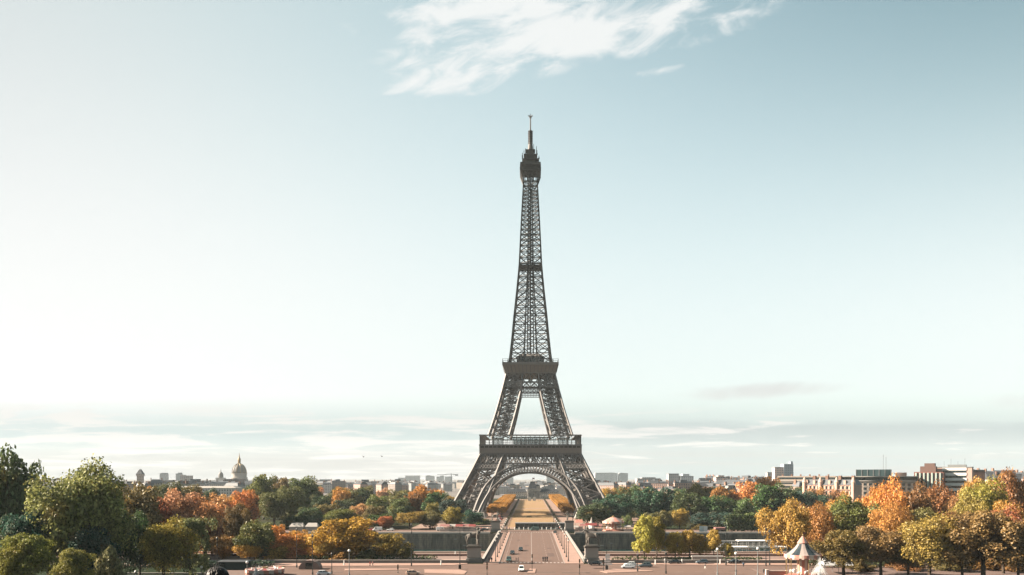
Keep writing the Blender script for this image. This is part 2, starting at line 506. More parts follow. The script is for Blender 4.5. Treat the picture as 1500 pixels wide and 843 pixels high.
def sheet(name, poly, z, m):
    s = MB(); s.add([(x, y, z) for x, y in poly], [tuple(range(len(poly)))])
    return struct(s.build(name, m))
def rect(x0, x1, y0, y1): return [(x0, y0), (x1, y0), (x1, y1), (x0, y1)]

BX0, BX1 = -16.8, 18.9                                 # bridge parapets
RX0, RX1 = -10.8, 11.7                                 # kerbs
BY0, BY1 = 274.0, 429.0
# roads
sheet('road', rect(-82, 150, 226.5, 272.5), 0.016, M_road)
sheet('quay_road', rect(-420, 420, 288, 311), 0.014, mat('quay_paving', (0.28, 0.19, 0.16), 0.9, 0.08, 0.12))
sheet('far_quay_road', rect(-500, 500, 431.5, 449), 0.018, M_road)
br = MB(); br.box(RX0, RX1, 272.6, 431.4, -1.6, 0.03)
struct(br.build('bridge_roadway', M_road))
for nm, a, b in (('bridge_pavement', BX0 + 0.5, RX0 - 0.3), ('bridge_pavement', RX1 + 0.3, BX1 - 0.5)):
    s = MB(); s.box(a, b, 272.6, 431.4, -1.4, 0.17); struct(s.build(nm, M_pave))
for a in (RX0 - 0.297, RX1 + 0.003):
    s = MB(); s.box(a, a + 0.294, 272.6, 431.4, -1.5, 0.182); struct(s.build('kerb', M_kerb))
# painted markings of the bridge and its crossings
mk = MB()
def stripe(x0, x1, y0, y1, z=0.036): mk.add([(x0, y0, z), (x1, y0, z), (x1, y1, z), (x0, y1, z)], [(0, 1, 2, 3)])
stripe(0.30, 0.55, 281, 424)
for xx in (RX0 + 1.5, RX1 - 1.5):
    stripe(xx, xx + 0.11, 282, 424)
for lane in (-5.2, 6.0):
    y = 284
    while y < 420:
        stripe(lane, lane + 0.14, y, y + 3); y += 9
for k in range(17):
    x0 = RX0 + 0.5 + k * 1.32
    stripe(x0, x0 + 0.62, 275.2, 278.4)
    stripe(x0, x0 + 0.62, 426.2, 429.6)
struct(mk.build('road_markings', M_line))
mk = MB()
for k in range(26):
    stripe(-80 + k * 6, -77.4 + k * 6, 250.0, 250.16, 0.022)
    stripe(-80 + k * 6, -77.4 + k * 6, 241.0, 241.16, 0.022)
struct(mk.build('road_markings', M_line))
# repair patches, worn lanes and manhole covers
prng = random.Random(12)
mk = MB()
for k in range(34):
    x0, y0 = prng.uniform(-70, 120), prng.uniform(240, 268)
    if -14 < x0 < 15 and prng.random() < .4: y0 = prng.uniform(290, 415); x0 = prng.uniform(-9, 8)
    w, l = prng.uniform(1.5, 9), prng.uniform(.8, 3.2)
    if y0 > 280: w, l = prng.uniform(.8, 2.6), prng.uniform(4, 14)
    zz = .0402 if y0 > 280 else .020
    mk.add([(x0, y0, zz), (x0 + w, y0 + prng.uniform(-.2, .2), zz), (x0 + w, y0 + l, zz), (x0, y0 + l, zz)], [(0, 1, 2, 3)])
struct(mk.build('asphalt_patches', mat('asphalt_repair', (0.18, 0.13, 0.115), .9, .3, .15, spec=.03)))
mk = MB()
for xx in (-8.2, -6.6, -3.6, -2.0, 3.4, 5.0, 7.6, 9.2):
    mk.add([(xx - .35, 280.5, .0335), (xx + .35, 280.5, .0335), (xx + .35, 425, .0335), (xx - .35, 425, .0335)], [(0, 1, 2, 3)])
for yy in (243.5, 245.2, 262.0, 263.7):
    mk.add([(-81, yy - .4, .0185), (149, yy - .4, .0185), (149, yy + .4, .0185), (-81, yy + .4, .0185)], [(0, 1, 2, 3)])
struct(mk.build('tyre_tracks', mat('asphalt_worn', (0.21, 0.145, 0.122), .8, .1, .2, spec=.05)))
# pavements on the near bank
def slab(name, poly, h, m):
    s = MB(); s.prism(poly, -0.3, h); return struct(s.build(name, m))
slab('pavement', [(-150, 265), (-60, 265.6), (-26, 268), (BX0 - 5, 272.4), (BX0 - 5, 287.5), (-150, 287.5)], 0.14, M_pave)
slab('pavement', [(BX1 + 4.5, 272.4), (26, 271), (60, 268.5), (160, 268.5), (160, 287.5), (BX1 + 4.5, 287.5)], 0.14, M_pave)
slab('traffic_island', [(X(622, 246), 246.5), (X(680, 243), 243.4), (X(684, 250), 250.5), (X(675, 255), 254.6), (X(622, 257), 256.0)], 0.15, M_pave)
slab('traffic_island', [(X(879, 250), 251), (X(890, 245), 246.4), (X(958, 249), 250.8), (X(955, 252), 252.6), (X(900, 256), 257.0)], 0.15, M_pave)
slab('traffic_island', [(X(772, 247), 246.3), (X(784, 247), 246.3), (X(785, 258), 257), (X(776, 258), 258)], 0.15, M_pave)
slab('traffic_island', [(X(505, 252), 252.2), (X(600, 256), 255.2), (X(600, 258), 257.6), (X(505, 258), 257.6)], 0.15, M_pave)
# plaza round the basin, left and right of the road
slab('garden_lawn', rect(-240, -98, 226.6, 262), 0.10, mat('dark_lawn', (0.03, 0.045, 0.024), 0.95, 0.1, 0.2, spec=0.02))
slab('plaza', rect(-97.9, -82.5, 227, 262), 0.10, mat('plaza_gravel', (0.2, 0.135, 0.115), 0.95, 0.08, 0.15))
slab('plaza', rect(72, 190, 226.8, 258), 0.12, mat('plaza_gravel', (0.2, 0.135, 0.115)))
# far bank: gravel forecourt, paths and the long lawn
sheet('forecourt', rect(-70, 75, 456, 560), 0.016, M_path)
sheet('tower_plaza', rect(-75, 78, 560, 716), 0.018, M_path)
sheet('lawn', rect(-13.6, 16.4, 470, 742), 0.034, M_lawn)
sheet('lawn', rect(-13.2, 16.0, 752, 1040), 0.026, M_lawn)
sheet('path', rect(-30, 33, 716.2, 1060), 0.020, M_path)
# terrace under the photographer
t_ = MB(); t_.box(-40, 40, -30, 14.0, 24.0, 27.12); struct(t_.build('terrace', M_stone))

def thing_wall(name, label, boxes, m, cat='wall', group=None):
    s = MB()
    for b in boxes: s.box(*b)
    return tag(s.build(name, m), label, cat, group)

# quay walls
e = empty('quay_wall', (0, 427, 0), 0, 'stained grey stone embankment wall along the far bank of the river', 'quay wall')
s = MB(); s.box(-900, 900, -2.2, 0.6, -10.6, -0.6); s.build('wall', M_wall, e)
s = MB(); s.box(-900, BX0 - 4.9, -2.5, -0.2, -0.597, 0.35); s.box(BX1 + 5, 900, -2.5, -0.2, -0.597, 0.35); s.build('coping', M_stone, e)
s = MB()
for k in range(-22, 23):
    if -2 < k < 3: continue
    s.box(k * 18 - 0.9, k * 18 + 0.9, -2.9, -2.197, -10.6, -0.62)
s.build('buttresses', M_wall, e)
e = empty('quay_wall', (0, 313, 0), 0, 'low near bank river wall edged with pale coping below the quay road', 'quay wall')
s = MB(); s.box(-900, 900, -1.0, 1.0, -10.6, -0.05); s.build('wall', M_wall, e)
s = MB(); s.box(-900, BX0 - 0.6, -1.1, 1.15, -0.047, 0.32); s.box(BX1 + 0.6, 900, -1.1, 1.15, -0.047, 0.32); s.build('coping', M_pave, e)
# low parapets along the near pavement
M_par = mat('parapet_stone', (0.24, 0.235, 0.22), 0.85, 0.3, 0.18)
for sgn, lab, x0, x1 in ((-1, 'dark stone parapet along the pavement left of the bridge', -150, BX0 - 4.6), (1, 'dark stone parapet along the pavement right of the bridge', BX1 + 4.6, 160)):
    e = empty('parapet', ((x0 + x1) / 2, 274.6, 0), 0, lab, 'parapet')
    L = (x1 - x0) / 2
    s = MB(); s.box(-L, L, -0.25, 0.25, 0.1, 1.0); s.build('wall', M_par, e)
    s = MB(); s.box(-L, L, -0.36, 0.36, 1.003, 1.2); s.build('coping', M_stone, e)
# second low wall beside the quay road
for sgn, lab, x0, x1 in ((-1, 'low reddish wall beside the near quay road left of the bridge', -420, BX0 - 6), (1, 'low reddish wall beside the near quay road right of the bridge', BX1 + 6, 420)):
    tag(MB().box(x0, x1, 299.8, 300.3, 0, 0.75).build('low_wall', mat('low_wall_stone', (0.26, 0.15, 0.125), 0.9, 0.3, 0.15)), lab, 'wall')

# bridge: one thing
e = empty('stone_bridge', (0, 274, 0), 0, 'wide stone road bridge leading across the river to the iron tower', 'bridge')
s = MB(); s.box(BX0 + 0.1, BX1 - 0.1, 38.5, 152.2, -3.0, -1.62); s.build('deck', M_stone, e)
for xx, in ((BX0,), (BX1,)):
    s = MB(); s.box(xx - 0.3, xx + 0.3, 4.5, 149.5, -1.0, 1.0); s.build('parapet_wall', M_par, e)
    s = MB(); s.box(xx - 0.45, xx + 0.45, 4.5, 149.5, 1.003, 1.2); s.build('parapet_coping', M_stone, e)
    s = MB()
    for k in range(5):
        yc = 52 + k * 21.6
        n = 10
        pts = [(yc - 9.6, -3.0)] + [(yc - 9.6 * math.cos(math.pi * i / n), -9.4 + 5.2 * math.sin(math.pi * i / n)) for i in range(n + 1)] + [(yc + 9.6, -3.0)]
        sg = 1 if xx > 0 else -1
        x0, x1 = sorted((xx - sg * 0.25, xx - sg * 1.2))
        for a, b in zip(pts[1:-2], pts[2:-1]):
            s.add([(x0, a[0], a[1]), (x0, b[0], b[1]), (x0, b[0], -3.0), (x0, a[0], -3.0), (x1, a[0], a[1]), (x1, b[0], b[1]), (x1, b[0], -3.0), (x1, a[0], -3.0)],
                  [(0, 1, 2, 3), (4, 7, 6, 5), (0, 4, 5, 1), (3, 2, 6, 7), (0, 3, 7, 4), (1, 5, 6, 2)])
    s.build('arches', M_stone, e)
for k in range(6):
    s = MB(); s.box(BX0 - 1.2, BX1 + 1.2, 41 + k * 21.6 - 1.1, 41 + k * 21.6 + 1.1, -10.6, -3.0); s.build('pier', M_stone, e)

# ================================================================== THE TOWER
TY = 640.0
WO = [(0, 62.4), (16.7, 53.3), (36, 43.6), (47.5, 38.2), (57, 34.5), (62.5, 32.2), (80, 26.8), (97, 22.4), (112, 18.9), (121, 16.6), (140, 14.6), (158, 13.0), (178, 10.9), (199, 9.0), (232, 7.5), (268, 5.6), (285, 5.2)]
WI = [(0, 37.4), (16.7, 31.8), (36, 24.8), (47.5, 20.6), (57, 17.8), (62.5, 16.3), (80, 11.6), (97, 7.8), (112, 6.2), (121, 5.4), (158, 3.9), (199, 2.4), (268, 1.3), (285, 1.2)]
def itp(tab, z):
    for (z0, v0), (z1, v1) in zip(tab[:-1], tab[1:]):
        if z <= z1:
            return v0 + (v1 - v0) * (z - z0) / (z1 - z0)
    return tab[-1][1]
def wo_(z): return itp(WO, z)
def wi_(z): return itp(WI, z)
tower = empty('iron_tower', (0, TY, 0), 0, 'very tall brown wrought iron lattice tower standing beyond the bridge', 'tower')

def xpanel(s, a0, b0, a1, b1, d, sub=True, h=True):
    """braced panel between two chords: a0-b0 below, a1-b1 above"""
    a0, b0, a1, b1 = map(Vector, (a0, b0, a1, b1))
    s.bar(a0, b1, d, caps=False); s.bar(b0, a1, d, caps=False)
    if h: s.bar(a1, b1, d * 1.15, caps=False)
    if sub:
        c = (a0 + b0 + a1 + b1) / 4
        ma, mb = (a0 + a1) / 2, (b0 + b1) / 2
        s.bar(ma, mb, d * 0.5, caps=False)
        q = d * 0.38
        s.bar(ma, (a0 + b0) / 2, q, caps=False); s.bar(mb, (a0 + b0) / 2, q, caps=False)
        s.bar(ma, (a1 + b1) / 2, q, caps=False); s.bar(mb, (a1 + b1) / 2, q, caps=False)

def leg_mesh(levels, sxn, syn, ch, dg, inner=True, sub=False):
    s = MB()
    def corners(z):
        o, i = wo_(z), wi_(z)
        return [(sxn * o, syn * o, z), (sxn * i, syn * o, z), (sxn * i, syn * i, z), (sxn * o, syn * i, z)]
    for z0, z1 in zip(levels[:-1], levels[1:]):
        c0, c1 = corners(z0), corners(z1)
        for k in range(4):
            s.bar(c0[k], c1[k], ch)
            k2 = (k + 1) % 4
            xpanel(s, c0[k], c0[k2], c1[k], c1[k2], dg, sub=sub)
        if inner:                                      # floor bracing, lift rails and stairs inside the leg
            s.bar(c1[0], c1[2], dg * 0.7, caps=False)
            m0 = sum((Vector(p) for p in c0), Vector()) / 4; m1 = sum((Vector(p) for p in c1), Vector()) / 4
            for ox in (-1.6, 1.6):
                for oy in (0,):
                    s.bar(m0 + Vector((ox, oy, 0)), m1 + Vector((ox, oy, 0)), dg * 0.85, caps=False)
            n = 4
            for j in range(n):
                p = m0.lerp(m1, j / n); q = m0.lerp(m1, (j + 1) / n)
                sg = 1 if j % 2 else -1
                s.bar(p + Vector((sg * 4, 0, 0)), q - Vector((sg * 4, 0, 0)), dg * 0.9, caps=False)
                if j % 2: s.box(p.x - 2.2, p.x + 2.2, p.y - 2.2, p.y + 2.2, p.z - 0.15, p.z + 0.15)
    return s
LOW = [3.5, 10, 17.5, 26, 36, 47.5]
MIDL = [62, 69, 76, 83, 90, 97, 104.5, 112]
for sxn in (-1, 1):
    for syn in (-1, 1):
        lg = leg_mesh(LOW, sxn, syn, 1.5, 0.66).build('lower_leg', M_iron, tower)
        for fx in (0, 1):
            for fy in (0, 1):
                f = MB()
                cx_ = sxn * (wo_(1.5) if fx else wi_(1.5)); cy_ = syn * (wo_(1.5) if fy else wi_(1.5))
                f.box(cx_ - 4.5, cx_ + 4.5, cy_ - 4.5, cy_ + 4.5, 0, 4.2, top=(1.4, 1.4))
                f.build('footing', M_stone, lg)
        leg_mesh(MIDL, sxn, syn, 1.15, 0.48).build('middle_leg', M_iron, tower)

def face_map(q):
    """maps (u, depth, z) of the front face onto face q"""
    c, s_ = [(1, 0), (0, 1), (-1, 0), (0, -1)][q]
    return lambda u, d, z: (c * u + s_ * d, s_ * u - c * d, z)
def smooth_pts(tab, n):
    xs = np.array([a for a, _ in tab], float); ys = np.array([b for _, b in tab], float)
    t = np.linspace(0, 1, len(tab)); tt = np.linspace(0, 1, n)
    def cat(v):
        out = []
        for q in tt:
            i = min(int(q * (len(v) - 1)), len(v) - 2); f = q * (len(v) - 1) - i
            p0, p1, p2, p3 = v[max(i - 1, 0)], v[i], v[i + 1], v[min(i + 2, len(v) - 1)]
            out.append(0.5 * (2 * p1 + (p2 - p0) * f + (2 * p0 - 5 * p1 + 4 * p2 - p3) * f * f + (3 * p1 - p0 - 3 * p2 + p3) * f ** 3))
        return out
    return list(zip(cat(xs), cat(ys)))
INT = smooth_pts([(-38.5, 3.5), (-34.6, 12), (-28.5, 21.5), (-20, 28.6), (-10.6, 32.4), (0, 33.5), (10.6, 32.4), (20, 28.6), (28.5, 21.5), (34.6, 12), (38.5, 3.5)], 49)
EXT = smooth_pts([(-42.0, 3.5), (-38.6, 13.4), (-33.0, 24.0), (-23.5, 33.0), (-12.4, 37.9), (0, 39.4), (12.4, 37.9), (23.5, 33.0), (33.0, 24.0), (38.6, 13.4), (42.0, 3.5)], 49)
for q in range(4):
    F = face_map(q)
    s = MB()
    P = lambda p, off=0.0: F(p[0], wo_(p[1]) + off, p[1])
    for k in range(48):
        s.bar(P(INT[k], 0.4), P(INT[k + 1], 0.4), 1.35); s.bar(P(EXT[k], 0.4), P(EXT[k + 1], 0.4), 1.25)
        s.bar(P(INT[k], -3), P(INT[k + 1], -3), 0.8, caps=False)
        s.bar(P(INT[k], 0.3), P(EXT[k], 0.3), 0.55, caps=False)
        s.bar(P(INT[k], 0.3), P(EXT[k + 1], 0.3), 0.42, caps=False)
        s.bar(P(INT[k], 0), P(INT[k], -3), 0.4, caps=False)
        mid = lambda i, f: (INT[i][0] + (EXT[i][0] - INT[i][0]) * f, INT[i][1] + (EXT[i][1] - INT[i][1]) * f)
        s.bar(P(mid(k, 0.33), 0.3), P(mid(k + 1, 0.33), 0.3), 0.5, caps=False)
        # solid soffit plate of the inner rim
        a, b = INT[k], INT[k + 1]
        s.add([P(a, 0), P(b, 0), P(b, -3), P(a, -3)], [(0, 1, 2, 3)])
    s.build('arch', M_iron, tower)
    # spandrel circles and lattice girder below the first platform
    s = MB()
    zt, zb = 47.3, 40.2
    s.bar(F(-wo_(zt), wo_(zt), zt), F(wo_(zt), wo_(zt), zt), 1.0)
    s.bar(F(-wo_(zb), wo_(zb), zb), F(wo_(zb), wo_(zb), zb), 1.1)
    N = 22
    for k in range(N):
        for (za, zc, w) in ((zb, zt, 0.55),):
            ua0, ua1 = [wo_(za) * (2 * (k + i) / N - 1) for i in (0, 1)]
            ub0, ub1 = [wo_(zc) * (2 * (k + i) / N - 1) for i in (0, 1)]
            um0, um1 = (ua0 + ub0) / 2, (ua1 + ub1) / 2
            zm = (za + zc) / 2
            d = wo_(zm) + 0.2
            s.bar(F(ua0, wo_(za) + .2, za), F(ub1, wo_(zc) + .2, zc), w, caps=False); s.bar(F(ua1, wo_(za) + .2, za), F(ub0, wo_(zc) + .2, zc), w, caps=False)
            s.bar(F(um0, d, zm), F(um1, d, zm), w * .6, caps=False)
            if k % 2 == 0: s.bar(F(ua0, wo_(za), za), F(ub0, wo_(zc), zc), 0.7, caps=False)
    # lower small-mesh band, only outside the arch
    za, zc = 36.2, 39.8
    for sg in (-1, 1):
        u0, u1 = 22.0, wo_(38)
        s.bar(F(sg * 24.5, wo_(za), za), F(sg * wo_(za), wo_(za), za), 0.9)
        n = 9
        for k in range(n):
            a = sg * (u0 + (u1 - u0) * k / n); b = sg * (u0 + (u1 - u0) * (k + 1) / n)
            s.bar(F(a, wo_(za) + .2, za), F(b, wo_(zc) + .2, zc), 0.42, caps=False); s.bar(F(b, wo_(za) + .2, za), F(a, wo_(zc) + .2, zc), 0.42, caps=False)
            s.bar(F(a, wo_(za) + .2, za), F(a, wo_(zc) + .2, zc), 0.4, caps=False)
        # struts that fill the spandrel
        for j, uu in enumerate((17.5, 20.5, 23.5, 26.5)):
            ze = 39.6
            k = min(range(49), key=lambda i: abs(EXT[i][0] - sg * uu))
            s.bar(P(EXT[k], 0.1), F(sg * (uu - 1.5), wo_(ze), ze), 0.6, caps=False)
            r = max(0.5, (ze - EXT[k][1]) * 0.34)
            cz = EXT[k][1] + (ze - EXT[k][1]) * 0.55
            pr = [(sg * (uu + 0.3) + r * math.cos(t), cz + r * math.sin(t)) for t in np.linspace(0, 2 * math.pi, 13)]
            for a, b in zip(pr[:-1], pr[1:]): s.bar(P(a), P(b), 0.45, caps=False)
    s.build('lattice_girder', M_iron, tower)

# first platform
H1 = 38.6
p1 = MB()
for q in range(4):
    F = face_map(q)
    def fbox(s, u0, u1, d0, d1, z0, z1, mi=0):
        vs = [F(u, d, z) for z in (z0, z1) for u, d in ((u0, d0), (u1, d0), (u1, d1), (u0, d1))]
        s.add(vs, [(3, 2, 1, 0), (4, 5, 6, 7), (0, 1, 5, 4), (1, 2, 6, 5), (2, 3, 7, 6), (3, 0, 4, 7)], mi)
    e0 = H1 - 0.6 * (q % 2)
    fbox(p1, -e0, e0, H1 - 0.6, H1, 48.3, 51.9)
    fbox(p1, -e0 + (0.5 if q % 2 == 0 else 0), e0 - (0.5 if q % 2 == 0 else 0), H1 - 1.1, H1 - 0.5, 51.9, 53.6, 1)
    for zz in (51.9,): p1.bar(F(-H1, H1 + .15, zz), F(H1, H1 + .15, zz), .55)
first = p1.build('first_platform', [M_iron2, M_irond], tower)
sl = MB()
for q in range(4):
    F = face_map(q)
    a = H1 + 0.5 if q % 2 == 0 else 16.0
    fbox(sl, -a, a, 16.0, H1 + 0.5, 53.6 + 0.003, 54.8)
    fbox(sl, -H1 - 0.25, H1 + 0.25, H1 - 0.3, H1 + 0.35, 47.4 + 0.004 * q, 48.3)
sl.build('floor', M_iron, first)
for q in range(4):
    F = face_map(q)
    for k in range(24):
        u = -H1 + 0.4 + (2 * H1 - 0.8) * k / 24
        rb = MB(); fbox(rb, u - 0.24, u + 0.24, H1 - .5, H1 + 0.5, 48.303, 53.6)
        rb.build('console', M_ironl, first)
rl = MB()
for q in range(4):
    F = face_map(q)
    d = H1 - 0.1
    for k in range(23):
        u = -d + 2 * d * k / 22
        rl.bar(F(u, d, 54.8), F(u, d, 61.4), 0.34, caps=False)
        if k < 22:
            u1 = -d + 2 * d * (k + 1) / 22
            for zz in (55.9, 56.6): rl.bar(F(u, d, zz), F(u1, d, zz), 0.16, caps=False)
            for j in range(1, 5):
                uu = u + (u1 - u) * j / 5
                rl.bar(F(uu, d, 54.8), F(uu, d, 56.6), 0.12, caps=False)
    rl.bar(F(-d - .3, d, 61.8), F(d + .3, d, 61.8), 0.95)
    fbox(rl, -d, d, d - 4.2, d - 0.4, 61.5, 61.9)
rl.build('gallery', M_ironl, first)
for q in range(4):
    F = face_map(q)
    pv = MB()
    fbox(pv, -13.5, 13.5, 22.0, 30.0, 55.0, 60.4)
    o = pv.build('pavilion', M_glass, first)
    fr = MB()
    for k in range(10):
        u = -13.5 + 3 * k
        fr.bar(F(u, 30.1, 54.9), F(u, 30.1, 60.6), 0.3, caps=False)
    fbox(fr, -14, 14, 21.5, 30.6, 60.42, 60.9)
    fr.build('frame', M_iron, o)

# girders below the second platform
for q in range(4):
    F = face_map(q)
    s = MB()
    for za, zc, n, w in ((104.6, 111.6, 6, 0.62), (100.4, 104.0, 14, 0.4)):
        s.bar(F(-wo_(za), wo_(za), za), F(wo_(za), wo_(za), za), 0.7); s.bar(F(-wo_(zc), wo_(zc), zc), F(wo_(zc), wo_(zc), zc), 0.7)
        for k in range(n):
            a0, a1 = [wo_(za) * (2 * (k + i) / n - 1) for i in (0, 1)]; b0, b1 = [wo_(zc) * (2 * (k + i) / n - 1) for i in (0, 1)]
            s.bar(F(a0, wo_(za) + .15, za), F(b1, wo_(zc) + .15, zc), w, caps=False); s.bar(F(a1, wo_(za) + .15, za), F(b0, wo_(zc) + .15, zc), w, caps=False)
            s.bar(F(a0, wo_(za), za), F(b0, wo_(zc), zc), w, caps=False)
            if n == 14:
                um, zm = (a0 + a1 + b0 + b1) / 4, (za + zc) / 2
                s.bar(F(a0, wo_(za), za) if k % 2 else F(b0, wo_(zc), zc), F(um, wo_(zm), zm), w, caps=False)
    for zz in (96.6, 98.0, 99.4):
        s.bar(F(-wi_(zz), wo_(zz) - 1, zz), F(wi_(zz), wo_(zz) - 1, zz), 0.45)
    for k in range(13):
        u = -8 + 16 * k / 12
        s.bar(F(u, wo_(96.6) - 1, 96.6), F(u * 0.95, wo_(100) - 1, 100.2), 0.4, caps=False)
    s.build('lattice_girder', M_iron, tower)
# second platform
H2 = 21.6
s = MB()
for q in range(4):
    F = face_map(q)
    b, t = 19.6, H2
    s.add([F(-b, b, 112.2), F(b, b, 112.2), F(t, t, 117.8), F(-t, t, 117.8), F(-b + .5, b - .5, 112.2), F(b - .5, b - .5, 112.2), F(t - .5, t - .5, 117.8), F(-t + .5, t - .5, 117.8)],
          [(0, 1, 2, 3), (7, 6, 5, 4), (0, 4, 5, 1), (3, 2, 6, 7)])
second = s.build('second_platform', M_iron2, tower)
s = MB(); s.box(-H2 - .5, H2 + .5, -H2 - .5, H2 + .5, 117.8, 119.9); s.box(-19.9, 19.9, -19.9, 19.9, 111.3, 112.19); s.build('floor', M_ironl, second)
for q in range(4):
    F = face_map(q)
    for k in range(14):
        f = -1 + 2 * k / 14
        s = MB(); s.bar(F(19.75 * f, 19.75, 112.2), F((H2 + .15) * f, H2 + .15, 117.8), 0.4)
        s.build('console', M_iron, second)
s = MB()
for q in range(4):
    F = face_map(q)
    for d, n in ((H2 + 0.2, 10), (18.0, 14)):
        for k in range(n + 1):
            u = -d + 2 * d * k / n
            s.bar(F(u, d, 119.9), F(u, d, 122.6), 0.22, caps=False)
        for zz in (121.0, 122.4): s.bar(F(-d, d, zz), F(d, d, zz), 0.22, caps=False)
s.build('railing', M_irond, second)
s = MB(); s.box(-10.5, 10.5, -10.5, 10.5, 120.0, 125.2)
pav = s.build('pavilion', M_dglass, second)
s = MB()
for q in range(4):
    F = face_map(q)
    for k in range(8):
        u = -10.5 + 3 * k
        s.bar(F(u, 10.6, 119.9), F(u, 10.6, 125.4), 0.45, caps=False)
s.box(-11.2, 11.2, -11.2, 11.2, 125.4, 126.2, top=(0, 0)); s.box(-10.5, 10.5, -10.5, 10.5, 126.203, 128.8, top=(3.5, 3.5))
s.build('roof', M_iron, pav)

# upper shaft
zs = [119.9]
hh = 8.2
while zs[-1] < 263:
    zs.append(zs[-1] + hh); hh *= 0.962
zs[-1] = 267.0
zs.append(275.5)
sh = MB(); ins = MB()
for z0, z1 in zip(zs[:-1], zs[1:]):
    th = 1.15 - 0.5 * (z0 - 120) / 150
    for q in range(4):
        F = face_map(q)
        o0, o1, i0, i1 = wo_(z0), wo_(z1), wi_(z0), wi_(z1)
        sh.bar(F(o0, o0, z0), F(o1, o1, z1), th)
        for sg in (-1, 1):
            sh.bar(F(sg * i0, o0, z0), F(sg * i1, o1, z1), th * 0.7)
            zm = (z0 + z1) / 2; om, im = wo_(zm), wi_(zm)
            for (za, zb, oa, ob, ia, ib) in ((z0, z1, o0, o1, i0, i1),):
                xpanel(sh, F(sg * oa, oa, za), F(sg * ia, oa, za), F(sg * ob, ob, zb), F(sg * ib, ob, zb), th * 0.46, sub=False, h=False)
        sh.bar(F(-o1, o1, z1), F(o1, o1, z1), th * 0.5, caps=False)
        sh.bar(F(-i0, o0, z0), F(i1, o1, z1), th * 0.38, caps=False)
    # lift guides and stair in the middle
    c = 2.6 - 1.3 * (z0 - 120) / 150
    for a, b in ((-c, -c), (c, -c), (c, c), (-c, c)):
        ins.bar((a, b, z0), (a, b, z1), 0.75)
    ins.bar((0, 0, z0), (0, 0, z1), 1.0)
    for k in range(3):
        za = z0 + (z1 - z0) * k / 3; zb = z0 + (z1 - z0) * (k + 1) / 3
        sg = 1 if k % 2 else -1
        ins.bar((sg * c, -c, za), (-sg * c, -c, zb), 0.4, caps=False); ins.bar((-c, sg * c, za), (-c, -sg * c, zb), 0.4, caps=False)
        ins.bar((-sg * c, c, za), (sg * c, c, zb), 0.4, caps=False)
    o1 = wo_(z1)
    ins.bar((-o1, -o1, z1), (o1, o1, z1), 0.4, caps=False); ins.bar((-o1, o1, z1), (o1, -o1, z1), 0.4, caps=False)
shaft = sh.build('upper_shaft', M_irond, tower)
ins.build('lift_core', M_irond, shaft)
s = MB(); s.box(-9.1, 9.1, -9.1, 9.1, 198.9, 199.6)
for q in range(4):
    F = face_map(q)
    s.bar(F(-9.2, 9.2, 200.8), F(9.2, 9.2, 200.8), .22)
s.build('intermediate_platform', M_irond, tower)
# summit
s = MB()
for q in range(4):                                     # walkway ring, roof ring round the glazed core
    F = face_map(q)
    a = 8.4 if q % 2 == 0 else 5.6
    fbox(s, -a, a, 5.6, 8.4, 275.6, 276.3)
s.box(-5.2, 5.2, -5.2, 5.2, 275.5, 281.4); s.box(-8.2, 8.2, -8.2, 8.2, 280.2, 281.9); s.box(-4.6, 4.6, -4.6, 4.6, 281.903, 285.0)
cabin = s.build('summit_cabin', M_irond, tower)
s = MB()
for q in range(4):
    F = face_map(q)
    for k in range(7):
        u = -8.2 + 16.4 * k / 6
        s.bar(F(u, 8.2, 276.3), F(u, 8.2, 280.2), 0.3, caps=False)
        if k % 2 == 0: s.bar(F(u * 0.66, 5.4, 266.5), F(u, 8.3, 275.6), 0.4, caps=False)
    s.bar(F(-5.4, 5.4, 267.6), F(5.4, 5.4, 267.6), 0.8)
    s.bar(F(-8.4, 8.4, 277.6), F(8.4, 8.4, 277.6), 0.25)
s.build('brackets', M_irond, cabin)
s = MB()
s.box(-6.6, 6.6, -6.6, 6.6, 284.9, 285.4); s.box(-3.8, 3.8, -3.8, 3.8, 285.403, 289.0); s.box(-5.4, 5.4, -5.4, 5.4, 289.003, 289.5); s.box(-2.8, 2.8, -2.8, 2.8, 289.503, 293.4); s.box(-3.8, 3.8, -3.8, 3.8, 293.403, 293.8); s.lathe([(2.5, 293.803), (2.3, 295.1)], 12); s.lathe([(2.2, 295.103), (2.0, 297.4), (1.6, 299.5)], 12)
rnd = random.Random(4)
for k in range(18):
    a = 2 * math.pi * k / 18
    r = 5.2 if k % 2 else 6.9
    z0 = 289.4 if k % 2 else 285.0
    h = rnd.uniform(4.0, 8.5)
    s.bar((r * math.cos(a), r * math.sin(a), z0), (r * math.cos(a), r * math.sin(a), z0 + h), 0.42)
    if k % 2 == 0:
        s.bar((4 * math.cos(a), 4 * math.sin(a), 286), (r * math.cos(a), r * math.sin(a), 286.4), 0.3)
        s.cbox(r * math.cos(a), r * math.sin(a), z0 + h * .6, 0.9, 0.9, 1.4)
s.build('lantern', M_irond, cabin)
s = MB()
s.lathe([(1.5, 299.5), (1.3, 304), (1.1, 310), (0.55, 311), (0.42, 321.5)], 10)
for k in range(8):
    z = 299.5 + k * 1.4
    s.lathe([(1.2, z), (2.0, z + .25), (2.0, z + .6), (1.2, z + .8)], 10)
for k in range(8):
    a = 2 * math.pi * k / 8
    s.bar((0, 0, 321.6), (2.0 * math.cos(a), 2.0 * math.sin(a), 322.4), 0.35); s.bar((0, 0, 321.6), (1.0 * math.cos(a), 1.0 * math.sin(a), 320.6), 0.28)
s.bar((0, 0, 321), (0, 0, 324), 0.4)
s.build('antenna', M_irond, tower)

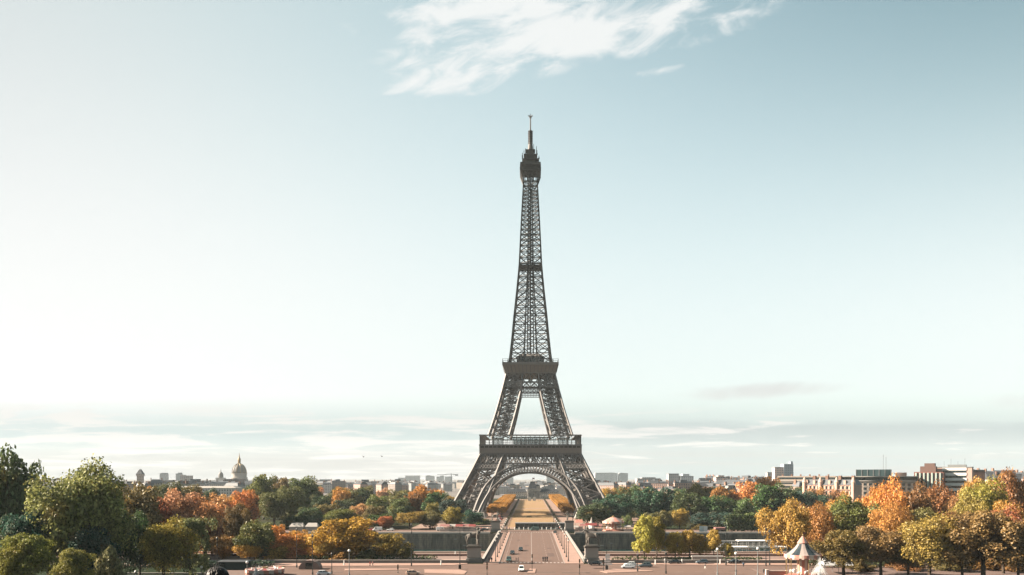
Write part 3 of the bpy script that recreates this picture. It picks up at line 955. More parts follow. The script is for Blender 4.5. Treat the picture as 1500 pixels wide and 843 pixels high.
# ================================================================== TREES
def leaf_cloud(name, centers, radii, n, leaf, seed, zmin=None, drop=0.0, flat=0.0):
    rng = np.random.default_rng(seed)
    centers = np.asarray(centers, float); radii = np.asarray(radii, float)
    w = radii ** 2; w = w / w.sum()
    idx = rng.choice(len(centers), n, p=w)
    d = rng.normal(size=(n, 3)); d /= np.linalg.norm(d, axis=1)[:, None]
    d[:, 2] = np.where((d[:, 2] < 0) & (rng.random(n) < 0.45), -d[:, 2], d[:, 2])
    rr = radii[idx] * (0.62 + 0.42 * rng.random(n) ** 0.6)
    p = centers[idx] + d * rr[:, None] + rng.normal(size=(n, 3)) * radii[idx][:, None] * 0.13
    nrm = d * 0.9 + rng.normal(size=(n, 3)) * 0.75 + np.array([0, 0, 0.35]); nrm /= np.linalg.norm(nrm, axis=1)[:, None]
    t = np.cross(nrm, rng.normal(size=(n, 3))); t /= np.linalg.norm(t, axis=1)[:, None]
    b = np.cross(nrm, t)
    sz = leaf * (0.6 + 0.8 * rng.random(n))[:, None]
    asp = (0.55 + 0.4 * rng.random(n))[:, None]
    v = np.stack([p - t * sz, p - b * sz * asp, p + t * sz, p + b * sz * asp], axis=1)
    v[:, 0] += nrm * sz * 0.25; v[:, 2] += nrm * sz * 0.25
    if zmin is not None:
        keep = p[:, 2] > zmin; v = v[keep]
    n = len(v)
    me = bpy.data.meshes.new(name)
    me.vertices.add(n * 4); me.vertices.foreach_set('co', v.reshape(-1))
    me.loops.add(n * 4); me.loops.foreach_set('vertex_index', np.arange(n * 4, dtype=np.int32))
    me.polygons.add(n); me.polygons.foreach_set('loop_start', np.arange(0, n * 4, 4, dtype=np.int32))
    try: me.polygons.foreach_set('loop_total', np.full(n, 4, dtype=np.int32))
    except Exception: pass
    me.update(calc_edges=True); me.validate()
    me.materials.append(M_leaf)
    return me

def crown_lobes(shape, seed):
    """unit tree: width 1, height 1; lobes fill the crown above the clear stem"""
    rng = np.random.default_rng(seed)
    C, Rr = [], []
    def put(x, y, z, r): C.append((x, y, z)); Rr.append(r)
    if shape in ('round', 'broad', 'tall', 'full'):
        zc, hz = {'round': (0.59, 0.38), 'broad': (0.62, 0.34), 'tall': (0.55, 0.43), 'full': (0.52, 0.46)}[shape]
        n = {'round': 58, 'broad': 54, 'tall': 66, 'full': 66}[shape]
        for k in range(n):
            d = rng.normal(size=3); d /= np.linalg.norm(d)
            f = 0.60 + 0.40 * rng.random()
            if rng.random() < 0.2: f *= 0.55
            r = 0.085 + 0.085 * rng.random()
            ax = 0.5 - r * 0.8
            wob = 1 + 0.22 * math.sin(3 * math.atan2(d[1], d[0]) + seed) + 0.10 * math.sin(7 * d[2] + seed * 2)
            z = zc + d[2] * f * (hz - r * 0.5) * wob
            put(d[0] * f * ax * wob, d[1] * f * ax * wob, z, r)
    elif shape == 'poplar':
        for k in range(46):
            z = 0.26 + 0.70 * rng.random()
            w = 0.40 * (1 - max(0, (z - 0.5) / 0.55) ** 1.6)
            a = rng.random() * 6.28; f = math.sqrt(rng.random())
            put(math.cos(a) * w * f, math.sin(a) * w * f, z, 0.085 + 0.05 * rng.random())
    elif shape == 'open':                              # open, layered boughs with gaps
        for k in range(19):
            a = k * 2.4 + rng.random() * 0.6; z = 0.30 + 0.62 * (k / 19) + 0.06 * rng.random()
            rad = (0.40 if z < 0.75 else 0.24) * (0.8 + 0.3 * rng.random())
            for j in range(4):
                f = 0.35 + 0.65 * j / 3
                put(math.cos(a) * rad * f + rng.normal() * 0.03, math.sin(a) * rad * f + rng.normal() * 0.03, z + rng.normal() * 0.025 - 0.03 * j / 3, 0.06 + 0.055 * rng.random())
        for k in range(8):
            put(rng.normal() * 0.13, rng.normal() * 0.13, 0.6 + 0.3 * rng.random(), 0.10)
    elif shape == 'weeping':
        for k in range(60):
            a = rng.random() * 6.28; z = 0.12 + 0.80 * rng.random()
            w = 0.42 * math.sqrt(max(0.05, 1 - ((z - 0.45) / 0.55) ** 2)) * (0.7 + 0.3 * rng.random())
            put(math.cos(a) * w, math.sin(a) * w, z, 0.07 + 0.04 * rng.random())
        for k in range(10): put(rng.normal() * 0.15, rng.normal() * 0.15, 0.88, 0.10)
    elif shape == 'bush':
        for k in range(30):
            d = rng.normal(size=3); d /= np.linalg.norm(d); d[2] = abs(d[2])
            f = 0.5 + 0.5 * rng.random()
            r = 0.11 + 0.07 * rng.random()
            put(d[0] * f * 0.42, d[1] * f * 0.42, 0.10 + d[2] * f * 0.72, r)
    return C, Rr

def trunk_mesh(name, seed, clear=0.3, rad=0.03, limbs=7):
    rng = random.Random(seed)
    s = MB()
    s.tube([(0, 0, -0.03), (0.004, 0.002, 0.05), (0.012, -0.006, clear), (0.0, 0.01, 0.6), (-0.01, 0.0, 0.82)], [rad * 1.5, rad * 1.05, rad * 0.85, rad * 0.5, rad * 0.15], 8)
    for k in range(limbs):
        a = k * 2.4 + rng.random(); z = clear + (0.55 - clear) * k / limbs + 0.02
        rr = 0.28 + 0.12 * rng.random()
        s.tube([(0.006, 0, z), (math.cos(a) * rr * 0.45, math.sin(a) * rr * 0.45, z + 0.13), (math.cos(a) * rr, math.sin(a) * rr, z + 0.26 + 0.05 * rng.random())], [rad * 0.5, rad * 0.34, rad * 0.1], 6)
    return s.mesh(name, M_bark, True)

SH = {}                                                # crown and trunk meshes by shape
for shp, cnt, n, leaf in (('round', 3, 21000, 0.0138), ('broad', 2, 20000, 0.0138), ('tall', 2, 26000, 0.0132), ('full', 3, 12000, 0.02), ('poplar', 2, 9000, 0.019), ('open', 2, 22000, 0.0135), ('weeping', 1, 12000, 0.016), ('bush', 2, 4500, 0.03)):
    lst = []
    for k in range(cnt):
        C, Rr = crown_lobes(shp, 11 * k + len(shp))
        cm = leaf_cloud('crown_' + shp, C, Rr, n, leaf, 31 + k)
        tm = trunk_mesh('trunk_' + shp, k + 5, {'open': 0.27, 'poplar': 0.2, 'bush': 0.1, 'weeping': 0.25, 'tall': 0.22}.get(shp, 0.28), 0.012 if shp == 'bush' else 0.026, 4 if shp in ('bush', 'poplar') else 8)
        lst.append((cm, tm))
    SH[shp] = lst

def ground_z(Y):
    for (y0, z0), (y1, z1) in zip(prof[:-1], prof[1:]):
        if y0 <= Y <= y1 and y1 > y0: return z0 + (z1 - z0) * (Y - y0) / (y1 - y0)
    return 0.0

PAL = {  # colour word: leaf colour
    'dark green': (0.044, 0.066, 0.026), 'green': (0.075, 0.098, 0.034), 'mossy olive': (0.18, 0.15, 0.055), 'russet green': (0.13, 0.11, 0.065), 'bronze': (0.165, 0.098, 0.034), 'olive brown': (0.20, 0.132, 0.036), 'olive green': (0.10, 0.088, 0.030), 'yellow green': (0.165, 0.135, 0.028),
    'yellow': (0.27, 0.19, 0.036), 'golden': (0.27, 0.150, 0.034), 'orange': (0.35, 0.165, 0.040), 'rusty red': (0.27, 0.115, 0.040), 'brown': (0.16, 0.070, 0.028),
    'pinkish orange': (0.37, 0.20, 0.080), 'grey green': (0.13, 0.125, 0.062), 'teal green': (0.026, 0.054, 0.036)}
PAL = {k: tuple(c * 1.2 for c in v) for k, v in PAL.items()}
trees = []                                             # (px, colour word, row phrase, object)
trng = random.Random(77)
def tree(px, top, wid, Y, colour, shape='round', row='', zb=None, squash=1.0):
    z0 = ground_z(Y) if zb is None else zb
    h = Zp(top, Y) - z0
    w = wid * Y / FPX
    e = empty('bush' if shape == 'bush' else 'tree', (X(px, Y), Y, z0), trng.uniform(0, 6.28))
    cm, tm = SH[shape][trng.randrange(len(SH[shape]))]
    c = PAL[colour]
    j = [trng.uniform(0.85, 1.18) for _ in range(3)]
    cr = part('crown', cm, e, (c[0] * j[0], c[1] * j[1], c[2] * j[2]))
    tr = part('trunk', tm, e)
    u_ = trng.uniform(0.92, 1.10); e.scale = (w * 1.06 * u_, w * 1.06 / u_, h * 1.02)
    trees.append((px, colour, row, e, shape))
    return e

ROW_LF = 'on the near bank slope at left'
for a in [(16, 662, 88, 214, 'green', 'full'), (0, 690, 90, 222, 'green', 'tall'), (120, 680, 132, 192, 'mossy olive', 'tall'), (172, 735, 66, 215, 'dark green', 'round'),
          (70, 740, 66, 205, 'dark green', 'round'), (42, 785, 84, 172, 'yellow green', 'open'), (12, 800, 60, 168, 'yellow green', 'broad'), (108, 806, 52, 165, 'yellow green', 'open'),
          (160, 792, 40, 182, 'grey green', 'bush'), (135, 770, 70, 186, 'teal green', 'round'), (40, 745, 90, 186, 'teal green', 'round'), (240, 760, 84, 222, 'yellow green', 'round'), (279, 760, 58, 232, 'grey green', 'weeping'), (205, 775, 60, 236, 'teal green', 'round')]:
    tree(*a, row=ROW_LF)
ROW_LM = 'before the river left of the bridge'
for a in [(200, 714, 74, 272, 'olive green', 'full'), (168, 718, 60, 290, 'yellow green', 'full'), (262, 722, 64, 300, 'pinkish orange', 'full'), (300, 728, 62, 305, 'pinkish orange', 'full'), (228, 735, 60, 290, 'brown', 'full'),
          (350, 738, 40, 296, 'olive green', 'tall'), (326, 786, 42, 288, 'rusty red', 'full'), (376, 766, 58, 284, 'olive green', 'full'), (366, 796, 44, 279, 'orange', 'broad'), (395, 790, 44, 288, 'orange', 'broad'),
          (422, 784, 50, 292, 'orange', 'full'), (452, 785, 46, 294, 'orange', 'full'), (511, 763, 88, 288, 'golden', 'full'), (482, 792, 46, 284, 'golden', 'broad'), (572, 784, 52, 286, 'golden', 'full'), (590, 802, 36, 284, 'olive green', 'full'), (340, 770, 44, 300, 'brown', 'full'), (408, 798, 34, 284, 'orange', 'bush'), (436, 800, 36, 284, 'rusty red', 'bush'), (462, 799, 34, 285, 'orange', 'bush'), (540, 803, 40, 283, 'olive green', 'bush'), (500, 804, 44, 282, 'olive brown', 'bush'), (388, 776, 34, 300, 'olive green', 'full'), (404, 772, 36, 306, 'orange', 'full'), (436, 779, 40, 304, 'orange', 'full'), (470, 780, 36, 302, 'golden', 'full'), (310, 752, 46, 306, 'brown', 'full')]:
    tree(*a, row=ROW_LM)
ROW_LB = 'in the park from dome to tower'
for a in [(240, 707, 50, 450, 'green', 'broad'), (272, 711, 46, 452, 'olive green', 'broad'), (212, 712, 40, 452, 'olive green', 'full'), (318, 724, 40, 452, 'pinkish orange', 'full'), (360, 722, 46, 455, 'orange', 'full'), (402, 717, 66, 452, 'green', 'broad'), (386, 700, 46, 560, 'olive green', 'full'), (412, 703, 36, 575, 'olive green', 'full'),
          (446, 701, 52, 600, 'green', 'full'), (424, 716, 46, 500, 'olive green', 'full'), (340, 728, 44, 470, 'orange', 'full'), (470, 727, 36, 540, 'dark green', 'full'), (480, 740, 40, 480, 'olive green', 'full'), (452, 745, 44, 470, 'dark green', 'full'), (496, 746, 56, 452, 'olive green', 'broad'),
          (504, 717, 44, 610, 'olive green', 'full'), (524, 716, 36, 640, 'dark green', 'full'), (506, 733, 44, 540, 'dark green', 'full'), (530, 739, 40, 500, 'pinkish orange', 'full'), (552, 727, 42, 560, 'olive green', 'full'), (548, 742, 38, 480, 'olive green', 'full'), (586, 719, 44, 700, 'olive green', 'full'),
          (586, 730, 40, 520, 'green', 'full'), (622, 712, 58, 560, 'orange', 'full'), (606, 722, 34, 540, 'brown', 'full'), (640, 724, 44, 540, 'dark green', 'full'), (634, 738, 24, 470, 'yellow green', 'tall'), (600, 750, 52, 456, 'yellow green', 'broad'), (630, 750, 34, 458, 'olive green', 'full'),
          (663, 745, 34, 460, 'yellow green', 'full'), (662, 732, 50, 510, 'teal green', 'full'), (690, 748, 34, 480, 'teal green', 'full'), (532, 762, 44, 453, 'pinkish orange', 'broad'), (565, 757, 26, 454, 'rusty red', 'tall'), (560, 754, 50, 470, 'dark green', 'full'), (700, 757, 40, 500, 'dark green', 'bush'), (468, 757, 44, 456, 'dark green', 'full'), (430, 757, 40, 456, 'dark green', 'full'), (680, 733, 24, 760, 'golden', 'full'), (655, 727, 26, 800, 'yellow', 'full')]:
    tree(*a, row=ROW_LB)
ROW_RB = 'in the dark grove right of the tower'
for a in [(868, 738, 50, 480, 'dark green', 'full'), (888, 733, 56, 500, 'teal green', 'full'), (906, 726, 46, 530, 'teal green', 'full'), (924, 713, 44, 560, 'dark green', 'full'), (950, 715, 52, 540, 'teal green', 'full'), (978, 716, 50, 545, 'teal green', 'full'), (1004, 724, 46, 520, 'dark green', 'full'), (1024, 709, 44, 620, 'olive green', 'full'), (1018, 726, 50, 540, 'dark green', 'full'), (1048, 728, 50, 520, 'dark green', 'full'),
          (1058, 714, 44, 600, 'rusty red', 'full'), (1084, 732, 46, 520, 'green', 'full'), (1096, 709, 44, 600, 'orange', 'full'), (1124, 703, 44, 620, 'orange', 'full'), (1126, 711, 56, 540, 'dark green', 'full'), (1150, 717, 54, 540, 'dark green', 'full'), (1180, 722, 46, 540, 'teal green', 'full'), (892, 716, 30, 800, 'golden', 'full'), (915, 716, 26, 820, 'orange', 'full'), (945, 716, 26, 820, 'pinkish orange', 'full'),
          (995, 746, 30, 456, 'golden', 'full'), (974, 750, 30, 456, 'olive green', 'full'), (955, 752, 30, 456, 'olive green', 'full'), (1058, 752, 50, 458, 'teal green', 'full'), (1030, 752, 44, 470, 'teal green', 'full'), (1078, 760, 36, 456, 'olive green', 'full'), (1104, 752, 36, 456, 'green', 'full'), (1022, 766, 26, 452, 'olive green', 'bush'), (918, 757, 18, 453, 'green', 'full')]:
    tree(*a, row=ROW_RB)
ROW_RN = 'beside the parked cars right of the bridge'
for a in [(944, 756, 42, 288, 'yellow', 'poplar'), (962, 762, 34, 293, 'yellow green', 'poplar'), (989, 780, 32, 291, 'yellow', 'poplar'), (1010, 777, 36, 293, 'yellow', 'poplar'), (1046, 779, 30, 292, 'yellow', 'poplar'), (1066, 796, 20, 290, 'yellow', 'poplar'), (1026, 786, 26, 294, 'golden', 'poplar')]:
    tree(*a, row=ROW_RN)
ROW_RM = 'behind the near carousel at right'
for a in [(1155, 733, 68, 274, 'golden', 'round'), (1198, 740, 52, 296, 'rusty red', 'round'), (1176, 738, 44, 310, 'brown', 'round'), (1248, 727, 78, 310, 'olive green', 'round'), (1228, 722, 48, 340, 'orange', 'round'), (1302, 705, 62, 330, 'orange', 'round'), (1272, 716, 44, 345, 'orange', 'round'), (1335, 708, 58, 340, 'brown', 'round'), (1310, 740, 64, 290, 'orange', 'round'),
          (1376, 712, 62, 350, 'brown', 'round'), (1402, 718, 50, 335, 'rusty red', 'round'), (1440, 705, 76, 310, 'yellow green', 'round'), (1484, 690, 60, 350, 'brown', 'round'), (1426, 722, 54, 300, 'yellow green', 'round'), (1480, 735, 60, 280, 'golden', 'round'), (1350, 745, 60, 290, 'olive green', 'round'), (1395, 750, 60, 280, 'brown', 'round'), (1420, 701, 40, 420, 'orange', 'round'), (1460, 696, 44, 430, 'orange', 'round')]:
    tree(*a, row=ROW_RM)
ROW_RF = 'in the front row by the plaza at right'
for a in [(1236, 777, 84, 236, 'olive green', 'open'), (1290, 771, 84, 238, 'bronze', 'round'), (1362, 757, 96, 230, 'olive brown', 'round'), (1330, 790, 60, 236, 'olive green', 'round'), (1440, 749, 118, 226, 'bronze', 'open'), (1410, 775, 70, 234, 'olive green', 'round'), (1492, 765, 70, 226, 'bronze', 'round'), (1470, 745, 70, 245, 'brown', 'round'), (1262, 818, 40, 252, 'olive green', 'bush'), (1325, 814, 46, 254, 'bronze', 'bush'), (1392, 812, 50, 252, 'olive green', 'bush'), (1440, 815, 44, 256, 'brown', 'bush'), (1478, 812, 50, 252, 'bronze', 'bush')]:
    tree(*a, row=ROW_RF)
# further trees behind the listed ones, so that the park has depth
ROW_BK = 'in the deep park rows behind'
for k in range(64):
    left = k % 2 == 0
    px = trng.uniform(150, 650) if left else trng.uniform(905, 1230)
    Y = trng.uniform(560, 860)
    top = trng.uniform(712, 724) if left else trng.uniform(714, 726)
    tree(px, top, trng.uniform(14, 20) * FPX / Y, Y, trng.choice(['olive green', 'green', 'dark green', 'orange', 'pinkish orange', 'brown'] if left else ['dark green', 'teal green', 'green', 'brown', 'rusty red']), 'full', row=ROW_BK + (' left of the tower' if left else ' right of the tower'))
seen = {}
for px, colour, row, e, shape in sorted(trees, key=lambda t: t[0]):
    kind = 'bush' if shape == 'bush' else 'tree'
    key = (colour, row, kind)
    seen[key] = seen.get(key, 0) + 1
tot, cnt = dict(seen), {}
for px, colour, row, e, shape in sorted(trees, key=lambda t: t[0]):
    kind = 'bush' if shape == 'bush' else 'tree'
    key = (colour, row, kind); cnt[key] = cnt.get(key, 0) + 1
    if tot[key] == 1: lab = f'the only {colour} {kind} {row}'
    else: lab = f'{ordinal(cnt[key])} {colour} {kind} from left {row}'
    tag(e, lab, kind, 'trees ' + row)

# box-clipped plane trees either side of the lawn
def clipped_lobes(seed):
    rng = np.random.default_rng(seed); C, Rr = [], []
    for i in np.linspace(-0.40, 0.40, 5):
        for j in np.linspace(-0.40, 0.40, 5):
            for k in np.linspace(0.50, 0.92, 4):
                C.append((i + rng.normal() * .01, j + rng.normal() * .01, k)); Rr.append(0.11)
    return C, Rr
C, Rr = clipped_lobes(2)
clip_m = leaf_cloud('crown_clipped', C, Rr, 5200, 0.03, 8)
clip_t = trunk_mesh('trunk_clipped', 3, 0.38, 0.025, 4)
ROWS = [(-22.3, 'inner', 'left'), (-29.6, 'outer', 'left'), (27.6, 'inner', 'right'), (35.4, 'outer', 'right')]
for xr, io, lr in ROWS:
    y, k = 598.0 if lr == 'left' else 612.0, 1
    while y < 1030:
        e = empty('clipped_tree', (xr + trng.uniform(-.2, .2), y, 0), 0, f'orange box-clipped tree, {ordinal(k)} from the tower in the {io} row {lr} of the lawn', 'clipped tree', 'box-clipped trees beside the long lawn')
        q = trng.uniform(0.7, 1.15)
        part('crown', clip_m, e, (0.38 * q, 0.19 * q, 0.045 * q)); part('trunk', clip_t, e)
        e.scale = (7.2, 8.0, 7.2 + trng.uniform(-.5, .5))
        y += 9.6 if lr == 'left' else 11.5; k += 1
# low dark hedges along the lawn
for xx, lab in ((-15.4, 'long low dark hedge along the lawn left edge'), (18.2, 'long low dark hedge along the lawn right edge')):
    for y0, y1, nm in ((480, 740, 'before the cross path'), (754, 1035, 'beyond the cross path')):
        L = y1 - y0
        rng = np.random.default_rng(int(abs(xx) * 10) + y0)
        cc = [(rng.normal() * .2, t, 0.55 + rng.random() * .25) for t in np.arange(-L / 2, L / 2, 0.8)]
        me = leaf_cloud('hedge', cc, [0.75] * len(cc), int(L * 22), 0.20, 5)
        o = bpy.data.objects.new('hedge', me); COL.objects.link(o); o.location = (xx, (y0 + y1) / 2, 0.0); o.color = (0.03, 0.032, 0.02, 1)
        tag(o, lab + ' ' + nm, 'hedge')
def hedge(px0, px1, Y, h, colour, label, depth=2.0, z0=0.0, leaf=0.24):
    x0, x1 = X(px0, Y), X(px1, Y); L = x1 - x0
    rng = np.random.default_rng(int(px0))
    cc, rr = [], []
    for t in np.arange(-L / 2, L / 2, 0.9):
        for zz in np.arange(0.5, h - 0.3, 0.9):
            cc.append((t, rng.normal() * .15, zz + rng.normal() * .12)); rr.append(min(1.0, depth * 0.5) * (0.8 + .35 * rng.random()))
    me = leaf_cloud('hedge', cc, rr, int(L * h * 26 / (leaf / .24)), leaf, 6, zmin=0.0)
    o = bpy.data.objects.new('hedge', me); COL.objects.link(o); o.location = ((x0 + x1) / 2, Y, z0); o.color = (*PAL[colour], 1)
    return tag(o, label, 'hedge')
hedge(1064, 1122, 436, 9.5, 'dark green', 'tall clipped dark hedge behind the moored white boat', 5.0, leaf=0.4)
hedge(400, 476, 316, 6.0, 'teal green', 'dark green hedge below the white tents at the water', 4.0, z0=0)
hedge(900, 1115, 284, 1.6, 'dark green', 'low dark green hedge behind the parked cars right of the bridge', 1.6)
hedge(430, 640, 281, 2.2, 'dark green', 'low dark green hedge below the round golden tree left of the bridge', 1.4)
hedge(1180, 1500, 262, 1.8, 'dark green', 'low dark hedge under the trees at right of the near carousel', 2.0)
hedge(160, 400, 262, 2.4, 'teal green', 'low dark hedge under the trees at left of the orange ones', 2.0)

# ================================================================== CITY
def city_meshes(w, d, h, roof):
    out = {}
    s = MB(); s.box(-w / 2, w / 2, -d / 2, d / 2, -1, h); out['wall'] = (s.mesh('city_wall', M_city), None)
    r = MB()
    if roof == 'mansard':
        r.box(-w / 2 - .4, w / 2 + .4, -d / 2 - .4, d / 2 + .4, h + .003, h + 4.0, top=(2.2, 2.2)); r.box(-w / 2 + 2, w / 2 - 2, -d / 2 + 2, d / 2 - 2, h + 4.003, h + 5.0, top=(1, d / 2 - 3))
    elif roof == 'gable':
        r.add([(-w / 2 - .4, -d / 2 - .4, h), (w / 2 + .4, -d / 2 - .4, h), (w / 2 + .4, d / 2 + .4, h), (-w / 2 - .4, d / 2 + .4, h), (-w / 2, 0, h + 5), (w / 2, 0, h + 5)], [(0, 1, 5, 4), (2, 3, 4, 5), (1, 2, 5), (3, 0, 4), (3, 2, 1, 0)])
    else:
        r.box(-w / 2 - .3, w / 2 + .3, -d / 2 - .3, d / 2 + .3, h + .003, h + 0.9); r.box(-w * .2, w * .15, -d * .25, d * .25, h + .903, h + 3.8)
    out['roof'] = (r.mesh('city_roof', M_zinc if roof != 'gable' else M_slate), None)
    rg = random.Random(int(w * 7 + d))
    top = {'mansard': h + 4, 'gable': h + 2, 'flat': h + .9}[roof]
    nc = max(2, int(w / 8))
    for k in range(nc):
        c = MB()
        x = -w / 2 + 1.2 + (w - 2.4) * k / (nc - 1)
        y = rg.uniform(-d * .3, d * .3)
        c.box(x - .55, x + .55, y - 1.8, y + 1.8, top - 2.5, top + rg.uniform(1.8, 3.2))
        out['chimney%d' % k] = (c.mesh('city_chimney', M_brickc), None)
    return out
PROTO = []
crng = random.Random(5)
for w, d, h, roof in ((22, 14, 18, 'mansard'), (30, 15, 20, 'mansard'), (16, 14, 19, 'mansard'), (40, 16, 21, 'mansard'), (26, 14, 20, 'flat'), (36, 16, 17, 'flat'), (18, 12, 16, 'gable'), (24, 13, 18, 'gable')):
    PROTO.append((roof, w, city_meshes(w, d, h, roof), h + {'mansard': 5, 'gable': 5, 'flat': 2}[roof]))
TONES = {'cream': (0.50, 0.42, 0.34), 'pale grey': (0.40, 0.40, 0.39), 'rosy': (0.48, 0.31, 0.25), 'white': (0.62, 0.58, 0.54), 'grey brown': (0.27, 0.22, 0.19)}
TONES = {k: tuple(c * 0.6 for c in v) for k, v in TONES.items()}
city = []
def city_block(px, top, Y, roof=None, tone=None):
    h = Zp(top, Y)
    cand = [p for p in PROTO if roof is None or p[0] == roof]
    rf, w, ms, ph = crng.choice(cand)
    tone = tone or crng.choice(list(TONES))
    e = empty('city_building', (X(px, Y), Y, 0), crng.uniform(-0.9, 0.5))
    e.scale = (1, 1, max(0.5, h / ph))
    rfo = None
    for nm in ms:
        o = part(nm.rstrip('0123456789'), ms[nm][0], rfo if nm.startswith('chimney') else e, TONES[tone])
        if nm == 'roof': rfo = o
    city.append((px, rf, tone, Y, e))
    return e
def row_of(px0, px1, n, ylo, yhi, Ylo, Yhi, tones=None, roof=None):
    for k in range(n):
        city_block(px0 + (px1 - px0) * (k + crng.random()) / n, crng.uniform(ylo, yhi), crng.uniform(Ylo, Yhi), roof, crng.choice(tones) if tones else None)
row_of(40, 230, 20, 702, 708, 900, 1300, ['white', 'cream', 'rosy', 'pale grey'])
row_of(230, 350, 16, 704, 713, 1000, 1500, ['cream', 'white', 'pale grey', 'grey brown'])
row_of(355, 480, 22, 702, 708, 1300, 2200, ['pale grey', 'cream'])
row_of(470, 600, 38, 703.5, 711, 1200, 2600)
row_of(580, 720, 34, 703, 713, 1500, 3000, ['pale grey', 'white', 'cream'])
row_of(690, 860, 26, 704, 712, 1500, 3200, ['pale grey', 'white', 'cream'])
row_of(690, 870, 24, 709, 716, 1230, 1500, ['pale grey', 'white', 'cream'])
row_of(690, 870, 18, 706, 711, 1700, 2300, ['pale grey', 'white', 'cream'])
row_of(860, 1000, 20, 704, 712, 1100, 2200, ['pale grey', 'cream', 'rosy'])
row_of(930, 1100, 40, 703, 715, 850, 1500, ['rosy', 'cream', 'white', 'rosy'])
row_of(1030, 1150, 24, 697, 704, 1300, 1900, ['cream', 'rosy', 'grey brown'])
row_of(1150, 1350, 12, 700, 708, 800, 1100, ['rosy', 'cream'])
row_of(1395, 1520, 12, 688, 697, 750, 1000, ['rosy', 'white', 'cream'])
def sector(px):
    for lim, t in ((230, 'far behind the great green tree'), (345, 'just left of the golden dome'), (480, 'beyond the trees right of the golden dome'), (600, 'in the distance midway between dome and tower'), (705, 'in the haze left of the tower'), (860, 'behind the tower arch'), (1000, 'right behind the tower'), (1130, 'beyond the dark grove'), (1260, 'around the tall thin tower block')):
        if px < lim: return t
    return 'on the far right'
seen, cnt = {}, {}
RN = {'mansard': 'mansard', 'gable': 'gabled', 'flat': 'flat-roofed'}
for c in city: seen[(c[1], c[2], sector(c[0]))] = seen.get((c[1], c[2], sector(c[0])), 0) + 1
for c in sorted(city, key=lambda c: c[0]):
    k = (c[1], c[2], sector(c[0])); cnt[k] = cnt.get(k, 0) + 1
    lab = f'{c[2]} {RN[c[1]]} house {k[2]}' if seen[k] == 1 else f'{c[2]} {RN[c[1]]} house {k[2]}, {ordinal(cnt[k])} from left'
    tag(c[4], lab, 'building', 'city houses ' + k[2])

def tower_block(px0, px1, top, Y, col, label, steps=None, name='tower_block', m=None, base=0):
    w = (px1 - px0) * Y / FPX; h = Zp(top, Y)
    e = empty(name, (X((px0 + px1) / 2, Y), Y, 0), 0, label, 'building')
    d = min(w, 30)
    s = MB(); s.box(-w / 2, w / 2, -d / 2, d / 2, base, h)
    for (f0, f1, dh) in (steps or []):
        s.box(-w / 2 + w * f0, -w / 2 + w * f1, -d * .4, d * .4, h + .003, h + dh)
    o = s.build('wall', m or M_tow, e); o.color = (*col, 1)
    r = MB(); r.box(-w / 2 - .2, w / 2 + .2, -d / 2 - .2, d / 2 + .2, h - 1.2, h - 0.4); r.build('roof', M_zinc, e)
    return e
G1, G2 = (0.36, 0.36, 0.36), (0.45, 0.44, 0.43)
tower_block(236, 245, 694, 2300, G1, 'slim grey tower block left of the golden dome, nearer the peaked tower', [(.1, .9, 2)])
tower_block(259, 266, 694, 2300, G1, 'narrow grey tower block standing halfway from the peaked tower to the dome', [(.4, 1, 3)])
tower_block(267, 280, 697, 1700, (0.38, 0.33, 0.30), 'brownish block with raised flank just left of the dome rooftops', [(0, .25, 1.5)])
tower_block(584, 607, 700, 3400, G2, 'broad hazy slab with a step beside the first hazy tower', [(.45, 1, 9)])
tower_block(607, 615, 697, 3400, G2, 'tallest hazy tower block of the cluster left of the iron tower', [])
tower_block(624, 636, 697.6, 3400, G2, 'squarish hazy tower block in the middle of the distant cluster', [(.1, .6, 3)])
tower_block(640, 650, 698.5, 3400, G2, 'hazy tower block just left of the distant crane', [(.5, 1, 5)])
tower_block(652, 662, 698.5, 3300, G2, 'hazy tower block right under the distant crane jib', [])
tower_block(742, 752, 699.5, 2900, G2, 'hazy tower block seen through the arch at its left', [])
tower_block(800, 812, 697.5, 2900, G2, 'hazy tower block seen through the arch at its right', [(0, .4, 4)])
tower_block(871, 904, 693.5, 2600, (0.55, 0.57, 0.57), 'wide glassy office block right beside the iron tower leg', [(0.02, .9, 2)])
tower_block(906, 919, 693.5, 2600, (0.45, 0.47, 0.47), 'smaller office block beside the wide glassy one', [(.1, .6, 1)])
tower_block(932, 966, 701, 1500, (0.33, 0.31, 0.30), 'long low brown grey block between the office blocks', [(.2, .8, 2)])
tower_block(978, 993, 694, 1600, (0.32, 0.31, 0.31), 'grey brown square tower block right of the office blocks', [])
tower_block(995, 1014, 697.5, 1600, (0.40, 0.41, 0.42), 'grey block with dark penthouse beside the square tower block', [(.2, .7, 4)])
tower_block(1047, 1064, 698.5, 1250, (0.42, 0.32, 0.28), 'rosy stepped apartment block beyond the dark grove', [(.2, .7, 2)])
e = tower_block(1133, 1146, 684.5, 1350, (0.46, 0.33, 0.29), 'tall twin tower block with pink flank rising above the right rooftops', [])
s = MB(); s.box(7.5, 23.5, -9, 9, 0, 52); s.box(20, 23.5, -6, 6, 52.003, 56.5); o = s.build('tall_wing', M_tow, e); o.color = (.22, .25, .28, 1)
tower_block(1123, 1131, 692, 1450, (0.42, 0.36, 0.33), 'narrow pink block left of the tall twin tower block', [])

